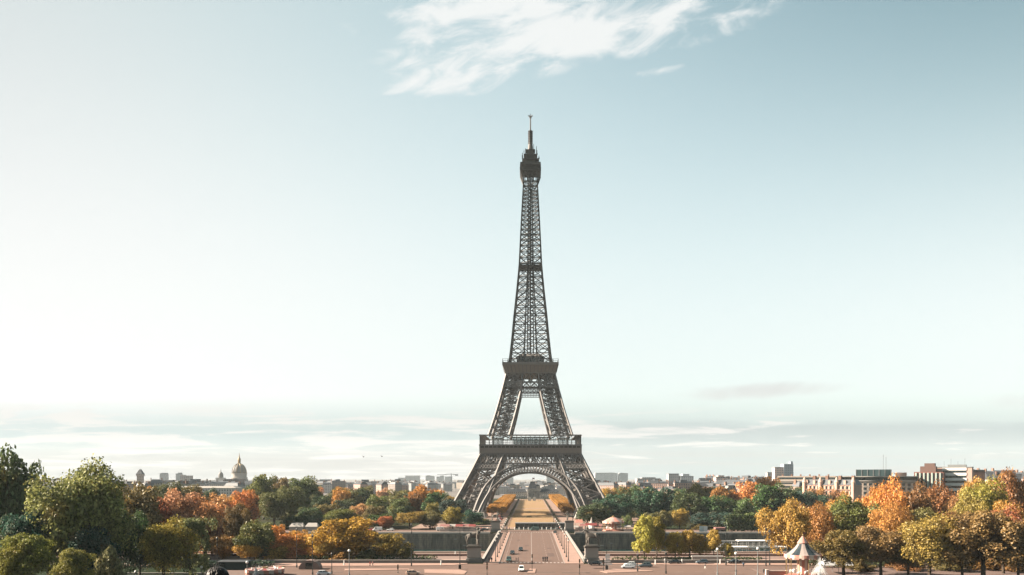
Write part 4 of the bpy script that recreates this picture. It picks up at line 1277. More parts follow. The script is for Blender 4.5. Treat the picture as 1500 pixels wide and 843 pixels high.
# distant building crane
e = empty('tower_crane', (X(661, 2800), 2800, 0), 0, 'distant tower crane with a long jib above the hazy blocks', 'crane')
s = MB(); z = Zp(695.5, 2800); s.bar((0, 0, 0), (0, 0, z + 4), 2.2); s.build('mast', M_grey, e)
s = MB(); s.bar((-50, 0, z), (24, 0, z), 1.6); s.bar((0, 0, z + 4), (-30, 0, z), .7); s.bar((0, 0, z + 4), (20, 0, z), .7); s.build('jib', M_grey, e)
s = MB(); s.box(14, 24, -2, 2, z - 4, z - 0.9); s.build('counterweight', M_grey, e)

# the golden dome church and its neighbours
Y = 1900
k_ = Y / FPX
e = empty('domed_church', (X(350.5, Y), Y, 0), 0, 'domed church with gilded ribbed dome and lantern spire on the skyline', 'church')
zt = lambda py: Zp(py, Y)
s = MB(); s.box(-22, 22, -18, 18, 0, zt(707)); s.build('base', M_city, e).color = (.42, .36, .30, 1)
s = MB(); s.lathe([(18.5, zt(707)), (18.5, zt(701)), (19.5, zt(700.6)), (19.5, zt(699.6)), (17.2, zt(699.2)), (17.2, zt(694.5)), (18.2, zt(694.2)), (18.2, zt(693.4))], 24)
dr = s.build('drum', M_stone, e)
for k in range(16):
    a = 2 * math.pi * k / 16
    w = MB(); w.cbox(18.55 * math.cos(a), 18.55 * math.sin(a), zt(704), 2.0, 2.0, 7); w.build('window', M_dglass, dr)
s = MB(); dp = []
for i in range(10):
    t = i / 9 * math.pi / 2 * 0.90
    dp.append((16.6 * math.cos(t), zt(693.4) + (zt(679.4) - zt(693.4)) * math.sin(t) / math.sin(math.pi / 2 * .9)))
s.lathe(dp, 24); dm = s.build('dome', M_lead, e, True)
for k in range(12):
    a = 2 * math.pi * k / 12
    rb = MB(); rb.tube([((r + .15) * math.cos(a), (r + .15) * math.sin(a), z) for r, z in dp], .75, 5); rb.build('rib', M_gold, dm)
s = MB(); s.lathe([(3.4, zt(679.6)), (3.4, zt(674)), (4.0, zt(673.8)), (3.0, zt(672.4)), (1.5, zt(669.8)), (.7, zt(667)), (.25, zt(663.6))], 12); s.build('lantern', M_gold, e)
Y = 2300
e = empty('small_dome', (X(323.5, Y), Y, 0), 0, 'small pale dome with a pointed lantern left of the golden dome', 'church')
s = MB(); s.box(-11, 11, -11, 11, 0, Zp(700, Y)); s.build('base', M_city, e).color = (.42, .38, .34, 1)
s = MB(); s.lathe([(7, Zp(700, Y)), (7, Zp(697, Y)), (6.6, Zp(695, Y)), (5, Zp(693.2, Y)), (2.4, Zp(692, Y)), (1.4, Zp(691, Y)), (1.2, Zp(689.6, Y)), (.2, Zp(687, Y))], 16); s.build('dome', M_lead, e)
Y = 1500
e = empty('peaked_tower', (X(205.6, Y), Y, 0), 0, 'square clock tower with dark peaked roof above the left rooftops', 'tower')
s = MB(); s.box(-4.6, 4.6, -4.6, 4.6, 0, Zp(697.5, Y)); s.box(-5.6, 5.6, -5.6, 5.6, Zp(697.5, Y) + .003, Zp(695, Y)); s.build('wall', M_city, e).color = (.3, .24, .2, 1)
s = MB(); s.box(-5.8, 5.8, -5.8, 5.8, Zp(695, Y) + .003, Zp(687.6, Y), top=(4.6, 4.6)); s.build('roof', M_slate, e)
Y = 1300
e = empty('long_hall', (X(316, Y), Y, 0), 0, 'long dark hall with grey roof standing in front of the domed church', 'building')
w = 78 * Y / FPX / 2
s = MB(); s.box(-w, w, -10, 10, 0, Zp(707.5, Y)); s.box(w - 26, w, -10.4, 10.4, 0, Zp(702, Y)); s.build('wall', M_city, e).color = (.17, .14, .13, 1)
s = MB(); s.box(-w, w - 27, -10.5, 10.5, Zp(707.5, Y) + .003, Zp(704, Y), top=(3, 6)); s.build('roof', M_zinc, e)
e = empty('glass_hall', (X(305, 900), 900, 0), 0, 'low white hall roof under the golden dome behind the green trees', 'building')
s = MB(); s.box(-34, 34, -9, 9, 0, Zp(715, 900)); s.build('wall', M_city, e).color = (.5, .46, .43, 1)
s = MB(); s.box(-35, 35, -9.5, 9.5, Zp(715, 900) + .003, Zp(712.4, 900), top=(5, 5)); s.build('roof', M_stone, e)

# the military school at the end of the lawn
Y = 1120
e = empty('classical_palace', (X(780, Y), Y, 0), 0, 'classical palace with square central dome closing the end of the long lawn', 'palace')
q = Y / FPX
zt = lambda py: Zp(py, Y)
s = MB(); s.box(-37 * q, -8 * q, -6, 8, -.5, zt(721)); s.box(11 * q, 38 * q, -6, 8, -.5, zt(721)); wl = s.build('wall', M_city, e); wl.color = (.34, .30, .26, 1)
s = MB(); s.box(-37.5 * q, -8.3 * q, -6.5, 8.5, zt(721) + .003, zt(716.6), top=(2, 4)); s.box(11.3 * q, 38.5 * q, -6.5, 8.5, zt(721) + .003, zt(716.6), top=(2, 4)); s.build('roof', M_slate, e)
s = MB(); s.box(-8 * q, 11 * q, -9, 9, -.5, zt(717)); s.box(-6 * q, 9 * q, -9.8, -9.003, zt(717.5), zt(716)); cp = s.build('central_pavilion', M_stone, e)
for k in range(8):
    c = MB(); c.lathe([(.55, 0), (.45, zt(718))], 8, c=((-6.5 + k * 2.3) * q, -9.9)); c.build('column', M_stone, cp)
for k in range(5):
    w = MB(); w.box((-6 + k * 3.2) * q, (-4.6 + k * 3.2) * q, -9.3, -8.99, 2, 7); w.build('window', M_dglass, cp)
s = MB(); s.box(-7.2 * q, 7.2 * q, -7, 7, zt(717) + .003, zt(707.4), top=(3.6, 3.6)); s.box(-3.2 * q, 3.2 * q, -3.2, 3.2, zt(707.4), zt(705.6)); dm = s.build('dome', M_slate, e)
s = MB(); s.bar((0, 0, zt(705.6)), (0, 0, zt(700)), .35); s.add([(0, -.1, zt(700)), (3, -.1, zt(700.3)), (3, -.1, zt(702)), (0, -.1, zt(702)), (0, .1, zt(700)), (3, .1, zt(700.3)), (3, .1, zt(702)), (0, .1, zt(702))], [(0, 1, 2, 3), (7, 6, 5, 4), (0, 4, 5, 1), (1, 5, 6, 2), (2, 6, 7, 3), (3, 7, 4, 0)]); s.build('flag', M_red, dm)
s = MB()
s.box(-44 * q, -9 * q, -17, -12, -.5, zt(725)); lw = s.build('gallery', M_city, e); lw.color = (.40, .35, .30, 1)
s = MB(); s.box(12 * q, 46 * q, -17, -12, -.5, zt(725)); lw2 = s.build('gallery', M_city, e); lw2.color = (.40, .35, .30, 1)
for k in range(26):
    xx = (-44 + k * 3.5) * q
    if -9 * q < xx < 12 * q: continue
    c = MB(); c.lathe([(.5, 0), (.42, zt(725))], 6, c=(xx, -17.6)); c.build('column', M_stone, lw)
# glass peace monument in front of it
e = empty('glass_monument', (X(779.5, 1000), 1000, 0), 0, 'white glass gateway monument before the classical palace', 'monument')
for x0, x1 in ((-5.2, -1.4), (.8, 4.6)):
    s = MB(); s.box(x0, x1, -.3, .3, 0, 4.6); s.build('panel', M_white, e)
s = MB()
for k in range(12): s.bar((-16.5 + k * 3, -1, 0), (-16.5 + k * 3, -1, 7.5), .28)
s.build('posts', M_grey, e)

# right-hand named buildings ----------------------------------------------------
def facade_windows(e, wall, w, depth, rows, cols, z0, dz, ww, wh, m=M_dglass, frame=None, y=None, gap=0.0):
    for r in range(rows):
        for c in range(cols):
            x = -w / 2 + w * (c + .5) / cols
            z = z0 + r * dz
            b = MB(); b.box(x - ww / 2, x + ww / 2, -depth / 2 - .12, -depth / 2 - .004, z, z + wh)
            if frame is not None:
                b.box(x - ww / 2 - .25, x + ww / 2 + .25, -depth / 2 - .3, -depth / 2 - .002, z - .3, z - .01, 1)
                b.box(x - ww / 2 - .25, x + ww / 2 + .25, -depth / 2 - .25, -depth / 2 - .002, z + wh + .01, z + wh + .4, 1)
                b.build('window', [m, frame], wall)
            else:
                b.build('window', m, wall)
M_pinkst = mat('rose_limestone', (0.58, 0.38, 0.30), 0.8, 0.25, 0.10)
Y = 600
e = empty('ornate_mansion_block', (X(1219, Y), Y, 0), R(-38), 'ornate rose stone apartment house with turrets and rows of windows', 'building')
s = MB(); s.box(-19, 19, -9, 9, -1, 24); wl = s.build('wall', M_pinkst, e)
facade_windows(e, wl, 36, 18, 6, 12, 2.2, 3.7, 1.4, 2.5, frame=M_pinkst)
for k in range(4):
    s = MB(); s.box(-19.3, 19.3, -9.8, -9.003, 5.6 + k * 5.0, 5.85 + k * 5.0); s.build('balcony', M_pinkst, wl)
for cx in (-18.0, -6.0, 6.0, 18.0):
    s = MB(); s.lathe([(1.5, -1), (1.5, 25.5), (1.8, 25.9), (1.4, 27.0), (.9, 28.6), (.15, 30)], 10, c=(cx, -8.9)); s.build('turret', M_pinkst, e)
s = MB(); s.box(-19.4, 19.4, -9.4, 9.4, 24.003, 28, top=(2.5, 2.5)); rf = s.build('roof', M_zinc, e)
for k in range(7):
    s = MB(); s.box(-17 + k * 5.6, -15.4 + k * 5.6, -9.2, -6.8, 24.2, 27.4); s.build('dormer', M_pinkst, rf)
for k in range(4):
    s = MB(); s.box(-15 + k * 9.6, -13 + k * 9.6, 1, 4, 26, 31); s.build('chimney', M_brickc, rf)
# its continuing wing to the right
Y = 640
e = empty('long_apartment_block', (X(1288, Y), Y, 0), R(-27), 'long cream apartment block with dark glazed attic above the orange trees', 'building')
s = MB(); s.box(-30, 28, -9, 9, -1, 26.5); wl = s.build('wall', mat('cream_render', (0.48, 0.38, 0.31), .8, .2, .1), e)
facade_windows(e, wl, 56, 18, 3, 14, 16.0, 3.5, 2.2, 2.2, frame=M_stone)
s = MB(); s.box(-30.5, 28.5, -10, 9.5, 26.503, 27.2); s.box(-30.5, 28.5, -10, 9.5, 30.0, 30.6); s.build('cornice', M_stone, e)
s = MB(); s.box(-29, 27, -8, 8, 27.203, 29.997); s.build('attic', M_dglass, e)
s = MB(); s.box(-17, 9, -6, 6, 30.603, 36.0, top=(0, .5)); at = s.build('penthouse', mat('dark_green_glazing', (.05, .085, .09), .25), e)
for k in range(7):
    s = MB(); s.bar((-17 + k * 4.3, -6.2, 30.6), (-17 + k * 4.3, -5.7, 36.0), .35); s.build('mullion', M_grey, at)
for xx, h in ((3, 12), (5, 10)):
    s = MB(); s.bar((xx, 0, 36), (xx, 0, 36 + h), .25); s.build('mast', M_grey, at)
s = MB(); s.box(12, 20, -4, 4, 30.603, 33.5); s.build('plant_room', M_pinkst, e)
Y = 900
e = empty('terraced_block', (X(1180, Y), Y, 0), R(-30), 'long white terraced block with balconies right of the tall twin tower', 'building')
s = MB(); s.box(-36, 36, -8, 8, -1, 26); s.box(-30, 34, -6, 6, 26.003, 31); wl = s.build('wall', mat('cream_terrace', (.46, .38, .32), .8, .2, .1), e)
for k in range(3):
    s = MB(); s.box(-35, 35, -8.2, -7.997, 14 + k * 4, 15.8 + k * 4); s.build('window_band', M_dglass, wl)
s = MB(); s.box(-29, 33, -6.15, -5.997, 27.4, 29.6); s.build('window_band', M_dglass, wl)
s = MB(); s.box(-37, 37, -8.6, 8.6, 25.2, 25.99); s.build('balcony', M_stone, e)
for k in range(6):
    s = MB(); s.box(-26 + k * 10, -24.5 + k * 10, -1, 1, 31.003, 33); s.build('chimney', M_brickc, e)
# striped hotel block and the banded one
Y = 640
e = empty('striped_block', (X(1362, Y), Y, 0), R(-33), 'brick red office block striped by green and white vertical bays', 'building')
s = MB(); s.box(-10.6, 10.6, -8, 8, -1, 34); wl = s.build('wall', mat('red_brick_panel', (.26, .11, .085), .8, .3, .12), e)
for k in range(7):
    s = MB(); s.box(-9.6 + k * 2.9, -8.7 + k * 2.9, -8.5, -8.003, 0, 33.4); s.build('fin', mat('pale_green_fin', (.42, .50, .45), .6), wl)
    s = MB(); s.box(-8.6 + k * 2.9, -7.3 + k * 2.9, -8.12, -8.004, 0, 33.0); s.build('window', M_dglass, wl)
s = MB(); s.box(-6.5, 4.8, -5, 5, 34.003, 38.5); s.box(-3.5, 4, -4, 4, 38.503, 41); s.build('plant_room', mat('brown_cladding', (.2, .12, .1), .7), e)
e = empty('banded_block', (X(1405, Y), Y + 6, 0), R(-32), 'pink concrete block with white horizontal bands and window strips', 'building')
s = MB(); s.box(-12.5, 12.5, -10, 10, -1, 37.5); wl = s.build('wall', mat('pink_concrete', (.50, .33, .27), .8, .3, .1), e)
for k in range(5):
    s = MB(); s.box(-8.5, 8.5, -10.15, -10.003, 17 + k * 4.1, 18.8 + k * 4.1); s.build('window_band', M_dglass, wl)
    s = MB(); s.box(-8.7, 8.7, -10.4, -10.003, 18.85 + k * 4.1, 21.0 + k * 4.1); s.build('balcony_band', M_white, wl)
s = MB(); s.box(-12.8, 12.8, -10.3, 10.3, 37.503, 38.2); s.box(-5, 8, -5, 5, 38.203, 40); s.build('roof', M_grey, e)
for k in range(4):
    s = MB(); s.bar((-8 + k * 5, 0, 38), (-8 + k * 5, 0, 43 + k % 2 * 2), .2); s.build('aerial', M_grey, e)
e = empty('brown_annex', (X(1424, 680), 680, 0), R(-10), 'brown windowless flank building adjoining the pink banded block', 'building')
s = MB(); s.box(-8, 8, -6, 6, -1, 35.5); s.build('wall', mat('brown_cladding', (.2, .12, .1), .7), e)
s = MB(); s.box(-8.3, 8.3, -6.3, 6.3, 35.503, 36.2); s.build('roof', M_zinc, e)

# ================================================================== BRIDGE FURNITURE
def skin_mesh(name, verts, edges, radii, m, sub=1, root=0):
    me = bpy.data.meshes.new(name + '_cage'); me.from_pydata(verts, edges, [])
    o = bpy.data.objects.new(name + '_cage', me); COL.objects.link(o)
    sk = o.modifiers.new('skin', 'SKIN')
    for i, r in enumerate(radii):
        d = me.skin_vertices[0].data[i]; d.radius = (r, r) if not isinstance(r, tuple) else r; d.use_root = (i == root)
    sb = o.modifiers.new('sub', 'SUBSURF'); sb.levels = sub; sb.render_levels = sub
    dg = bpy.context.evaluated_depsgraph_get()
    out = bpy.data.meshes.new_from_object(o.evaluated_get(dg))
    bpy.data.objects.remove(o)
    out.name = name; out.materials.clear(); out.materials.append(m)
    out.polygons.foreach_set('use_smooth', [True] * len(out.polygons))
    return out

# person: body in one surface, clothes as shells over it
def person_meshes(stride=0.0):
    V = [(0, 0, .95), (0, 0, 1.15), (0, 0, 1.38), (0, -.01, 1.50), (0, -.02, 1.58), (0, -.02, 1.70),
         (-.10, 0, .90), (-.11, -stride * .5, .50), (-.11, -stride, .09), (-.11, -stride - .14, .04),
         (.10, 0, .90), (.11, stride * .45, .50), (.11, stride, .09), (.11, stride - .14, .04),
         (-.19, 0, 1.40), (-.24, .02 + stride * .2, 1.13), (-.24, -.05 + stride * .3, .88), (-.24, -.08 + stride * .32, .78),
         (.19, 0, 1.40), (.24, .02 - stride * .2, 1.13), (.24, -.05 - stride * .3, .88), (.24, -.08 - stride * .32, .78)]
    E = [(0, 1), (1, 2), (2, 3), (3, 4), (4, 5), (0, 6), (6, 7), (7, 8), (8, 9), (0, 10), (10, 11), (11, 12), (12, 13), (2, 14), (14, 15), (15, 16), (16, 17), (2, 18), (18, 19), (19, 20), (20, 21)]
    Rd = [.15, .135, .15, .06, .095, .085, .095, .065, .042, .04, .095, .065, .042, .04, .062, .047, .034, .03, .062, .047, .034, .03]
    body = skin_mesh('person_body', V, E, Rd, M_skin, 2)
    def shell(name, test, off, m):
        bm = bmesh.new(); bm.from_mesh(body)
        bmesh.ops.delete(bm, geom=[f for f in bm.faces if not test(f.calc_center_median())], context='FACES')
        for v in bm.verts: v.co += v.normal * off
        me = bpy.data.meshes.new(name); bm.to_mesh(me); bm.free()
        me.materials.clear(); me.materials.append(m)
        return me
    coat = shell('coat', lambda c: (.86 < c.z < 1.50 and abs(c.x) < .17) or (abs(c.x) >= .16 and .86 < c.z < 1.46), .022, M_cloth)
    trs = shell('trousers', lambda c: .07 < c.z <= .96 and abs(c.x) < .21, .014, M_cloth)
    hair = shell('hair', lambda c: c.z > 1.63 and (c.y > -.055 or c.z > 1.73), .018, M_hair)
    return body, coat, trs, hair
PERS = [person_meshes(0.0), person_meshes(0.22)]
def person(px, Y, label, coat=(.05, .05, .055), trs=(.03, .03, .04), walk=1, rz=0.0, z=None, group=None):
    e = empty('person', (X(px, Y), Y, ground_z(Y) + .17 if z is None else z), rz, label, 'person', group)
    b, c, t, h = PERS[walk]
    part('body', b, e); part('coat', c, e, coat); part('trousers', t, e, trs); part('hair', h, e)
    return e
GP = 'people crossing the square and the bridge'
person(716.6, 277, 'person in a dark coat walking on the bridge left pavement, left of two', group=GP)
person(720.2, 277.5, 'person in a dark jacket walking on the bridge left pavement, right of two', (.035, .035, .05), group=GP, rz=.3)
person(840, 347, 'lone person in dark clothes on the bridge right pavement', (.03, .03, .03), group=GP)
person(1033, 258, 'person with white trousers crossing the wide road in front of the cars', (.04, .05, .06), (.7, .68, .64), rz=1.5, z=.02, group=GP)
person(626.5, 276, 'person in black standing by the parapet left of the statue', (.02, .02, .02), walk=0, group=GP)
person(542, 264, 'person in a red top walking below the round golden tree', (.35, .06, .05), group=GP, rz=1.3)
person(546, 264.5, 'person in a pink top below the round golden tree', (.45, .2, .18), group=GP, rz=1.4)
person(1089, 262, 'person in blue beside the tall thin poles right of the road', (.10, .14, .2), group=GP, walk=0)
person(1119, 244, 'person in dark clothes beside the carousel fence', (.05, .05, .05), walk=0, z=.12, group=GP)
person(1078, 243, 'person in a black coat near the globe lamp at right', (.03, .03, .03), z=.02, group=GP)
person(861, 270, 'person in a pale coat beside the black parked car', (.5, .42, .38), walk=0, z=.15, group=GP)
person(759, 279, 'person crossing behind the white car on the zebra crossing', (.03, .03, .04), z=.05, rz=1.5, group=GP)
person(756, 280, 'person stepping off the bridge kerb behind the white car', (.06, .04, .04), z=.05, rz=1.5, group=GP)
person(974, 274, 'person in white beside the black car by the poplar', (.6, .58, .55), (.5, .5, .5), walk=0, z=.15, group=GP)
CR = [(705, 446), (709, 449), (714, 447), (718, 452), (722, 446), (727, 451), (731, 447), (735, 453), (738, 447), (742, 451), (746, 446), (816, 447), (820, 451), (824, 446), (829, 450), (838, 447), (844, 451), (858, 452), (880, 450), (888, 452), (912, 450)]
CC = [((.45, .12, .1), 'red'), ((.05, .05, .06), 'dark'), ((.55, .52, .48), 'pale'), ((.1, .14, .25), 'blue'), ((.4, .22, .18), 'rosy'), ((.3, .3, .3), 'grey')]
seenp = {}
for i, (px, Y) in enumerate(CR):
    c, w = CC[i % 6]
    side = 'left' if px < 780 else 'right'
    seenp[(w, side)] = seenp.get((w, side), 0) + 1
    person(px, Y, f'{ordinal(seenp[(w, side)])} person in a {w} top from left, beyond the far {side} pedestal', c, walk=i % 2, rz=i * 1.3, z=.03, group='people on the far quay')
# the onlooker whose dark hair shows at the bottom edge
e = empty('person', (X(318, 9.3), 9.3, 27.12), R(170), 'person with thick dark hair seen from behind at the bottom edge', 'person')
b, c, t, h = PERS[0]
part('body', b, e); part('coat', c, e, (.03, .03, .035)); part('trousers', t, e, (.03, .03, .04))
hm = MB()
hm.sphere((0, .0, 1.70), .135, 18, 12, sc=(1.0, 1.05, .95)); hm.sphere((0, .05, 1.60), .13, 16, 10, sc=(1.0, .9, 1.1)); hm.sphere((0, .08, 1.47), .12, 14, 8, sc=(1.1, .6, 1.2))
hm.sphere((.07, .03, 1.66), .085, 12, 8); hm.sphere((-.07, .03, 1.67), .085, 12, 8)
rg = random.Random(3)
for k in range(160):
    a = rg.uniform(0, 6.28); t = rg.uniform(.1, 1.5)
    d = Vector((math.cos(a) * math.sin(t), math.sin(a) * math.sin(t), math.cos(t)))
    p = Vector((0, .01, 1.69)) + d * .13
    hm.tube([p, p + Vector((d.x * .02, d.y * .02 + .005, -.03 + .03 * d.z)), p + Vector((d.x * .035, d.y * .035 + .01, -.09))], [.012, .009, .002], 4)
hm.build('hair', M_hair, e, True)

# equestrian group on a pedestal
HV = [(-.9, 0, 1.75), (-.2, 0, 1.7), (.55, 0, 1.8), (.95, 0, 2.25), (1.2, 0, 2.75), (1.45, 0, 2.65), (1.75, 0, 2.35),
      (-.95, .28, 1.3), (-1.15, .28, .75), (-1.05, .28, .05), (-.95, -.28, 1.3), (-1.2, -.28, .75), (-1.1, -.28, .05),
      (.62, .25, 1.2), (.66, .25, .65), (.62, .25, .05), (.65, -.25, 1.2), (.95, -.25, .8), (.85, -.25, .35), (-1.25, 0, 1.75), (-1.45, 0, 1.2), (-1.45, 0, .7)]
HE = [(0, 1), (1, 2), (2, 3), (3, 4), (4, 5), (5, 6), (0, 7), (7, 8), (8, 9), (0, 10), (10, 11), (11, 12), (2, 13), (13, 14), (14, 15), (2, 16), (16, 17), (17, 18), (0, 19), (19, 20), (20, 21)]
HR = [.42, .42, .42, .27, .2, .18, .11, .2, .11, .1, .2, .11, .1, .16, .1, .09, .16, .1, .09, .12, .12, .07]
horse_me = skin_mesh('statue_horse', HV, HE, HR, M_bronze, 2, 1)
WV = [(0, 0, 1.15), (0, 0, 1.5), (0, 0, 1.85), (0, 0, 2.05), (0, 0, 2.25), (.05, -.14, .65), (.1, -.15, .05), (-.05, .14, .65), (-.1, .15, .05), (0, -.3, 1.8), (.1, -.42, 1.45), (.35, -.4, 1.55), (0, .3, 1.8), (.05, .42, 1.4), (.1, .4, 1.05)]
WE = [(0, 1), (1, 2), (2, 3), (3, 4), (0, 5), (5, 6), (0, 7), (7, 8), (2, 9), (9, 10), (10, 11), (2, 12), (12, 13), (13, 14)]
WR = [.24, .23, .25, .1, .15, .15, .1, .15, .1, .12, .09, .08, .12, .09, .08]
war_me = skin_mesh('statue_warrior', WV, WE, WR, M_bronze, 2)
helm = MB().lathe([(.19, 2.2), (.2, 2.35), (.13, 2.48), (.03, 2.56)], 10).bar((0, 0, 2.5), (-.3, 0, 2.45), .1).mesh('helmet', M_bronze)
ped_b = MB().box(-2.7, 2.7, -1.9, 1.9, 0, 1.4).box(-2.5, 2.5, -1.7, 1.7, 1.403, 1.8, top=(.2, .2))
ped_d = MB().box(-2.3, 2.3, -1.5, 1.5, 1.8, 5.2).box(-2.45, 2.45, -1.65, 1.65, 2.0, 2.4)
ped_c = MB().box(-2.6, 2.6, -1.8, 1.8, 5.203, 5.75).box(-2.2, 2.2, -1.4, 1.4, 5.753, 6.1)
pm = [ped_b.mesh('ped_base', M_par), ped_d.mesh('ped_die', M_stone), ped_c.mesh('ped_cap', M_bronze)]
for px, Y, near, lr, flip in ((694.5, 276.5, 'near', 'left', 1), (866.5, 276.5, 'near', 'right', -1), (726, 431.5, 'far', 'left', 1), (834, 431.5, 'far', 'right', -1)):
    e = empty('statue_pedestal', (X(px, Y), Y, 0.1), 0, f'pale stone pedestal at the {near} {lr} corner of the bridge', 'pedestal', 'bridge corner pedestals')
    part('plinth', pm[0], e); part('die', pm[1], e); part('cornice', pm[2], e)
    st = empty('horse_statue', (X(px, Y), Y, 6.19), 0 if flip > 0 else math.pi, f'stone warrior leading a horse on the {near} {lr} bridge pedestal', 'statue', 'warrior and horse statues')
    a = part('horse', horse_me, st); a.location = (-.1, .45, 0)
    b = part('warrior', war_me, st); b.location = (.7, -.75, 0); b.scale = (1.35, 1.35, 1.3)
    c = part('helmet', helm, st); c.location = (.7, -.75, 0); c.scale = (1.35, 1.35, 1.3)
    st.scale = (1.95,) * 3 if near == 'near' else (1.5,) * 3

# lamp posts of the bridge
lp_post = MB().lathe([(.28, 0), (.28, .5), (.17, .7), (.13, 1.4), (.09, 5.0), (.07, 7.0)], 8).lathe([(.16, 3.0), (.16, 3.2)], 8).mesh('lamp_post', M_black)
lp_arm = MB().bar((-.5, 0, 6.6), (.5, 0, 6.6), .07).lathe([(.10, 6.9), (.18, 7.05), (.18, 7.15)], 8).mesh('lamp_arm', M_black)
lp_gl = MB().lathe([(.14, 7.152), (.27, 7.6), (.30, 7.75)], 8).mesh('lamp_glass', M_globe)
lp_cap = MB().lathe([(.32, 7.753), (.18, 8.0), (.04, 8.3)], 8).mesh('lamp_cap', M_black)
def bridge_lamp(x, y, label):
    e = empty('street_lamp', (x, y, .17), 0, label, 'street lamp', 'lamp posts along the bridge')
    part('post', lp_post, e); part('arm', lp_arm, e)
    lt = part('lantern', lp_cap, e); part('globe', lp_gl, lt)
for lr, x in (('left', -12.3), ('right', 13.4)):
    for k in range(10):
        bridge_lamp(x, 279 + k * 15.6, f'black lamp post on the bridge {lr} pavement, {ordinal(k + 1)} from the near end')

# tall street lamps of the square
GL = 'tall lamp posts around the square'
def tall_lamp(px, top, Y, label, style='single', z=None):
    z0 = ground_z(Y) + .14 if z is None else z
    h = Zp(top, Y) - z0
    e = empty('street_lamp', (X(px, Y), Y, z0), 0, label, 'street lamp', GL)
    m = M_black if style != 'globe' else M_grey
    s = MB(); s.lathe([(.24, 0), (.24, .9), (.15, 1.0), (.11, h * .55), (.08, h - .3)], 8)
    if style == 'double': s.box(-.4, .4, -.4, .4, 0, 1.3)
    s.build('post', m, e)
    if style == 'globe':
        g = MB(); g.sphere((0, 0, h), .42, 12, 8); g.build('globe', M_globe, e, True)
        c = MB(); c.lathe([(.2, h - .6), (.25, h - .4), (.1, h - .3)], 8); c.build('collar', M_black, e)
    elif style == 'double':
        for sg, zz in ((-1, h * .70), (1, h * .77), (1, h * .55), (-1, h - .2)):
            if zz > h - 1: continue
            a = MB(); a.bar((0, 0, zz), (sg * 1.7, 0, zz + .2), .09); o = a.build('arm', m, e)
            l = MB(); l.box(min(sg * .9, sg * 1.9), max(sg * .9, sg * 1.9), -.16, .16, zz + .12, zz + .32); l.build('lamp_head', M_grey, o)
    else:
        a = MB(); a.lathe([(.10, h - .3), (.26, h - .2), (.34, h + .3), (.05, h + .75)], 8); a.build('lantern', m, e)
        a = MB(); a.lathe([(.12, h * .8), (.2, h * .81), (.2, h * .84), (.12, h * .85)], 8); a.build('collar', m, e)
    return e
tall_lamp(434.7, 777, 261, 'tall black lamp post before the orange trees, left of two')
tall_lamp(458, 786, 242, 'tall black lamp post before the orange trees, right of two', z=.1)
tall_lamp(602.7, 770, 265, 'tall black lamp post before the stained river wall')
tall_lamp(673.7, 773, 257, 'black double-armed lamp post on the left traffic island', 'double')
tall_lamp(888.7, 786, 255, 'black double-armed lamp post with sign plates on the right island', 'double')
tall_lamp(486, 813, 244, 'thin dark post beside the silver car at the lower left', z=.02)
tall_lamp(511.5, 807, 240, 'white globe lamp on a brown post below the golden tree', 'globe', z=.02)
tall_lamp(1051, 805, 241, 'white globe lamp at the road beside the yellow poplars', 'globe', z=.02)
tall_lamp(1078, 811, 240, 'white globe lamp near the black coated person', 'globe', z=.02)
tall_lamp(1110, 804, 239, 'white globe lamp left of the near carousel', 'globe', z=.12)
tall_lamp(199, 838, 228, 'white globe lamp under the yellow green tree at left', 'globe')
tall_lamp(295, 831, 232, 'white globe lamp beside the dark-haired onlooker', 'globe')
tall_lamp(362, 824, 238, 'white globe lamp left of the small fountain jet', 'globe')
tall_lamp(318, 790, 246, 'slim pale lamp post before the rusty tree at left', z=.1)
tall_lamp(1063.5, 774, 268, 'tall black lamp post among the yellow poplars')
tall_lamp(1122, 776, 266, 'tall brown pole left of the golden tree, left of two')
tall_lamp(1127.5, 779, 268, 'tall dark pole left of the golden tree, right of two')
tall_lamp(975.5, 812, 245, 'thin grey post by the road below the poplars', z=.02)
tall_lamp(934, 815, 250, 'thin grey post standing before the silver parked car', z=.15)
tall_lamp(1011, 752, 450, 'slim white lamp post before the dark grove', z=0)
tall_lamp(684, 762, 446, 'slim dark lamp post on the far quay beside the tower foot', z=0)
tall_lamp(811, 758, 520, 'slim lamp post standing on the lawn path behind the barrier', z=0)

# signals, signs and bollards
def traffic_light(px, Y, top, label, z=.15):
    h = Zp(top, Y) - z
    e = empty('traffic_light', (X(px, Y), Y, z), 0, label, 'traffic light', 'traffic lights of the square')
    MB().lathe([(.16, 0), (.16, .3), (.08, .4), (.07, h - .2)], 8).build('post', M_black, e)
    for sz, nm in ((h - 1.1, 'signal_head'), (h * .42, 'signal_head')):
        b = MB().box(-.2, .2, -.28, -.08, sz, sz + 1.05).build(nm, M_black, e)
        for k, m in enumerate((mat('green_lens', (.02, .2, .12), .3), mat('amber_lens', (.4, .2, .02), .3), mat('red_lens', (.35, .02, .02), .3))):
            MB().lathe([(.11, 0), (.11, .03)], 10).build('lens', m, b).matrix_local = Matrix.Translation((0, -.283, sz + .2 + k * .32)) @ Matrix.Rotation(R(90), 4, 'X')
traffic_light(713.5, 242, 823, 'traffic light on the road left of the white car', .02)
traffic_light(849, 243, 819, 'traffic light on the road right of the bridge mouth', .02)
traffic_light(779.5, 251, 812, 'traffic light on the small middle island at the bridge mouth')
traffic_light(884, 252, 818, 'traffic light beside the sign plates on the right island')
traffic_light(583, 246, 827, 'short traffic signal post left of the beige cart', .15)
e = empty('road_sign', (X(891, 254), 253.4, .15), 0, 'stack of white direction plates beside the double-armed lamp post', 'road sign')
MB().lathe([(.07, 0), (.06, 5.4)], 6).build('post', M_grey, e)
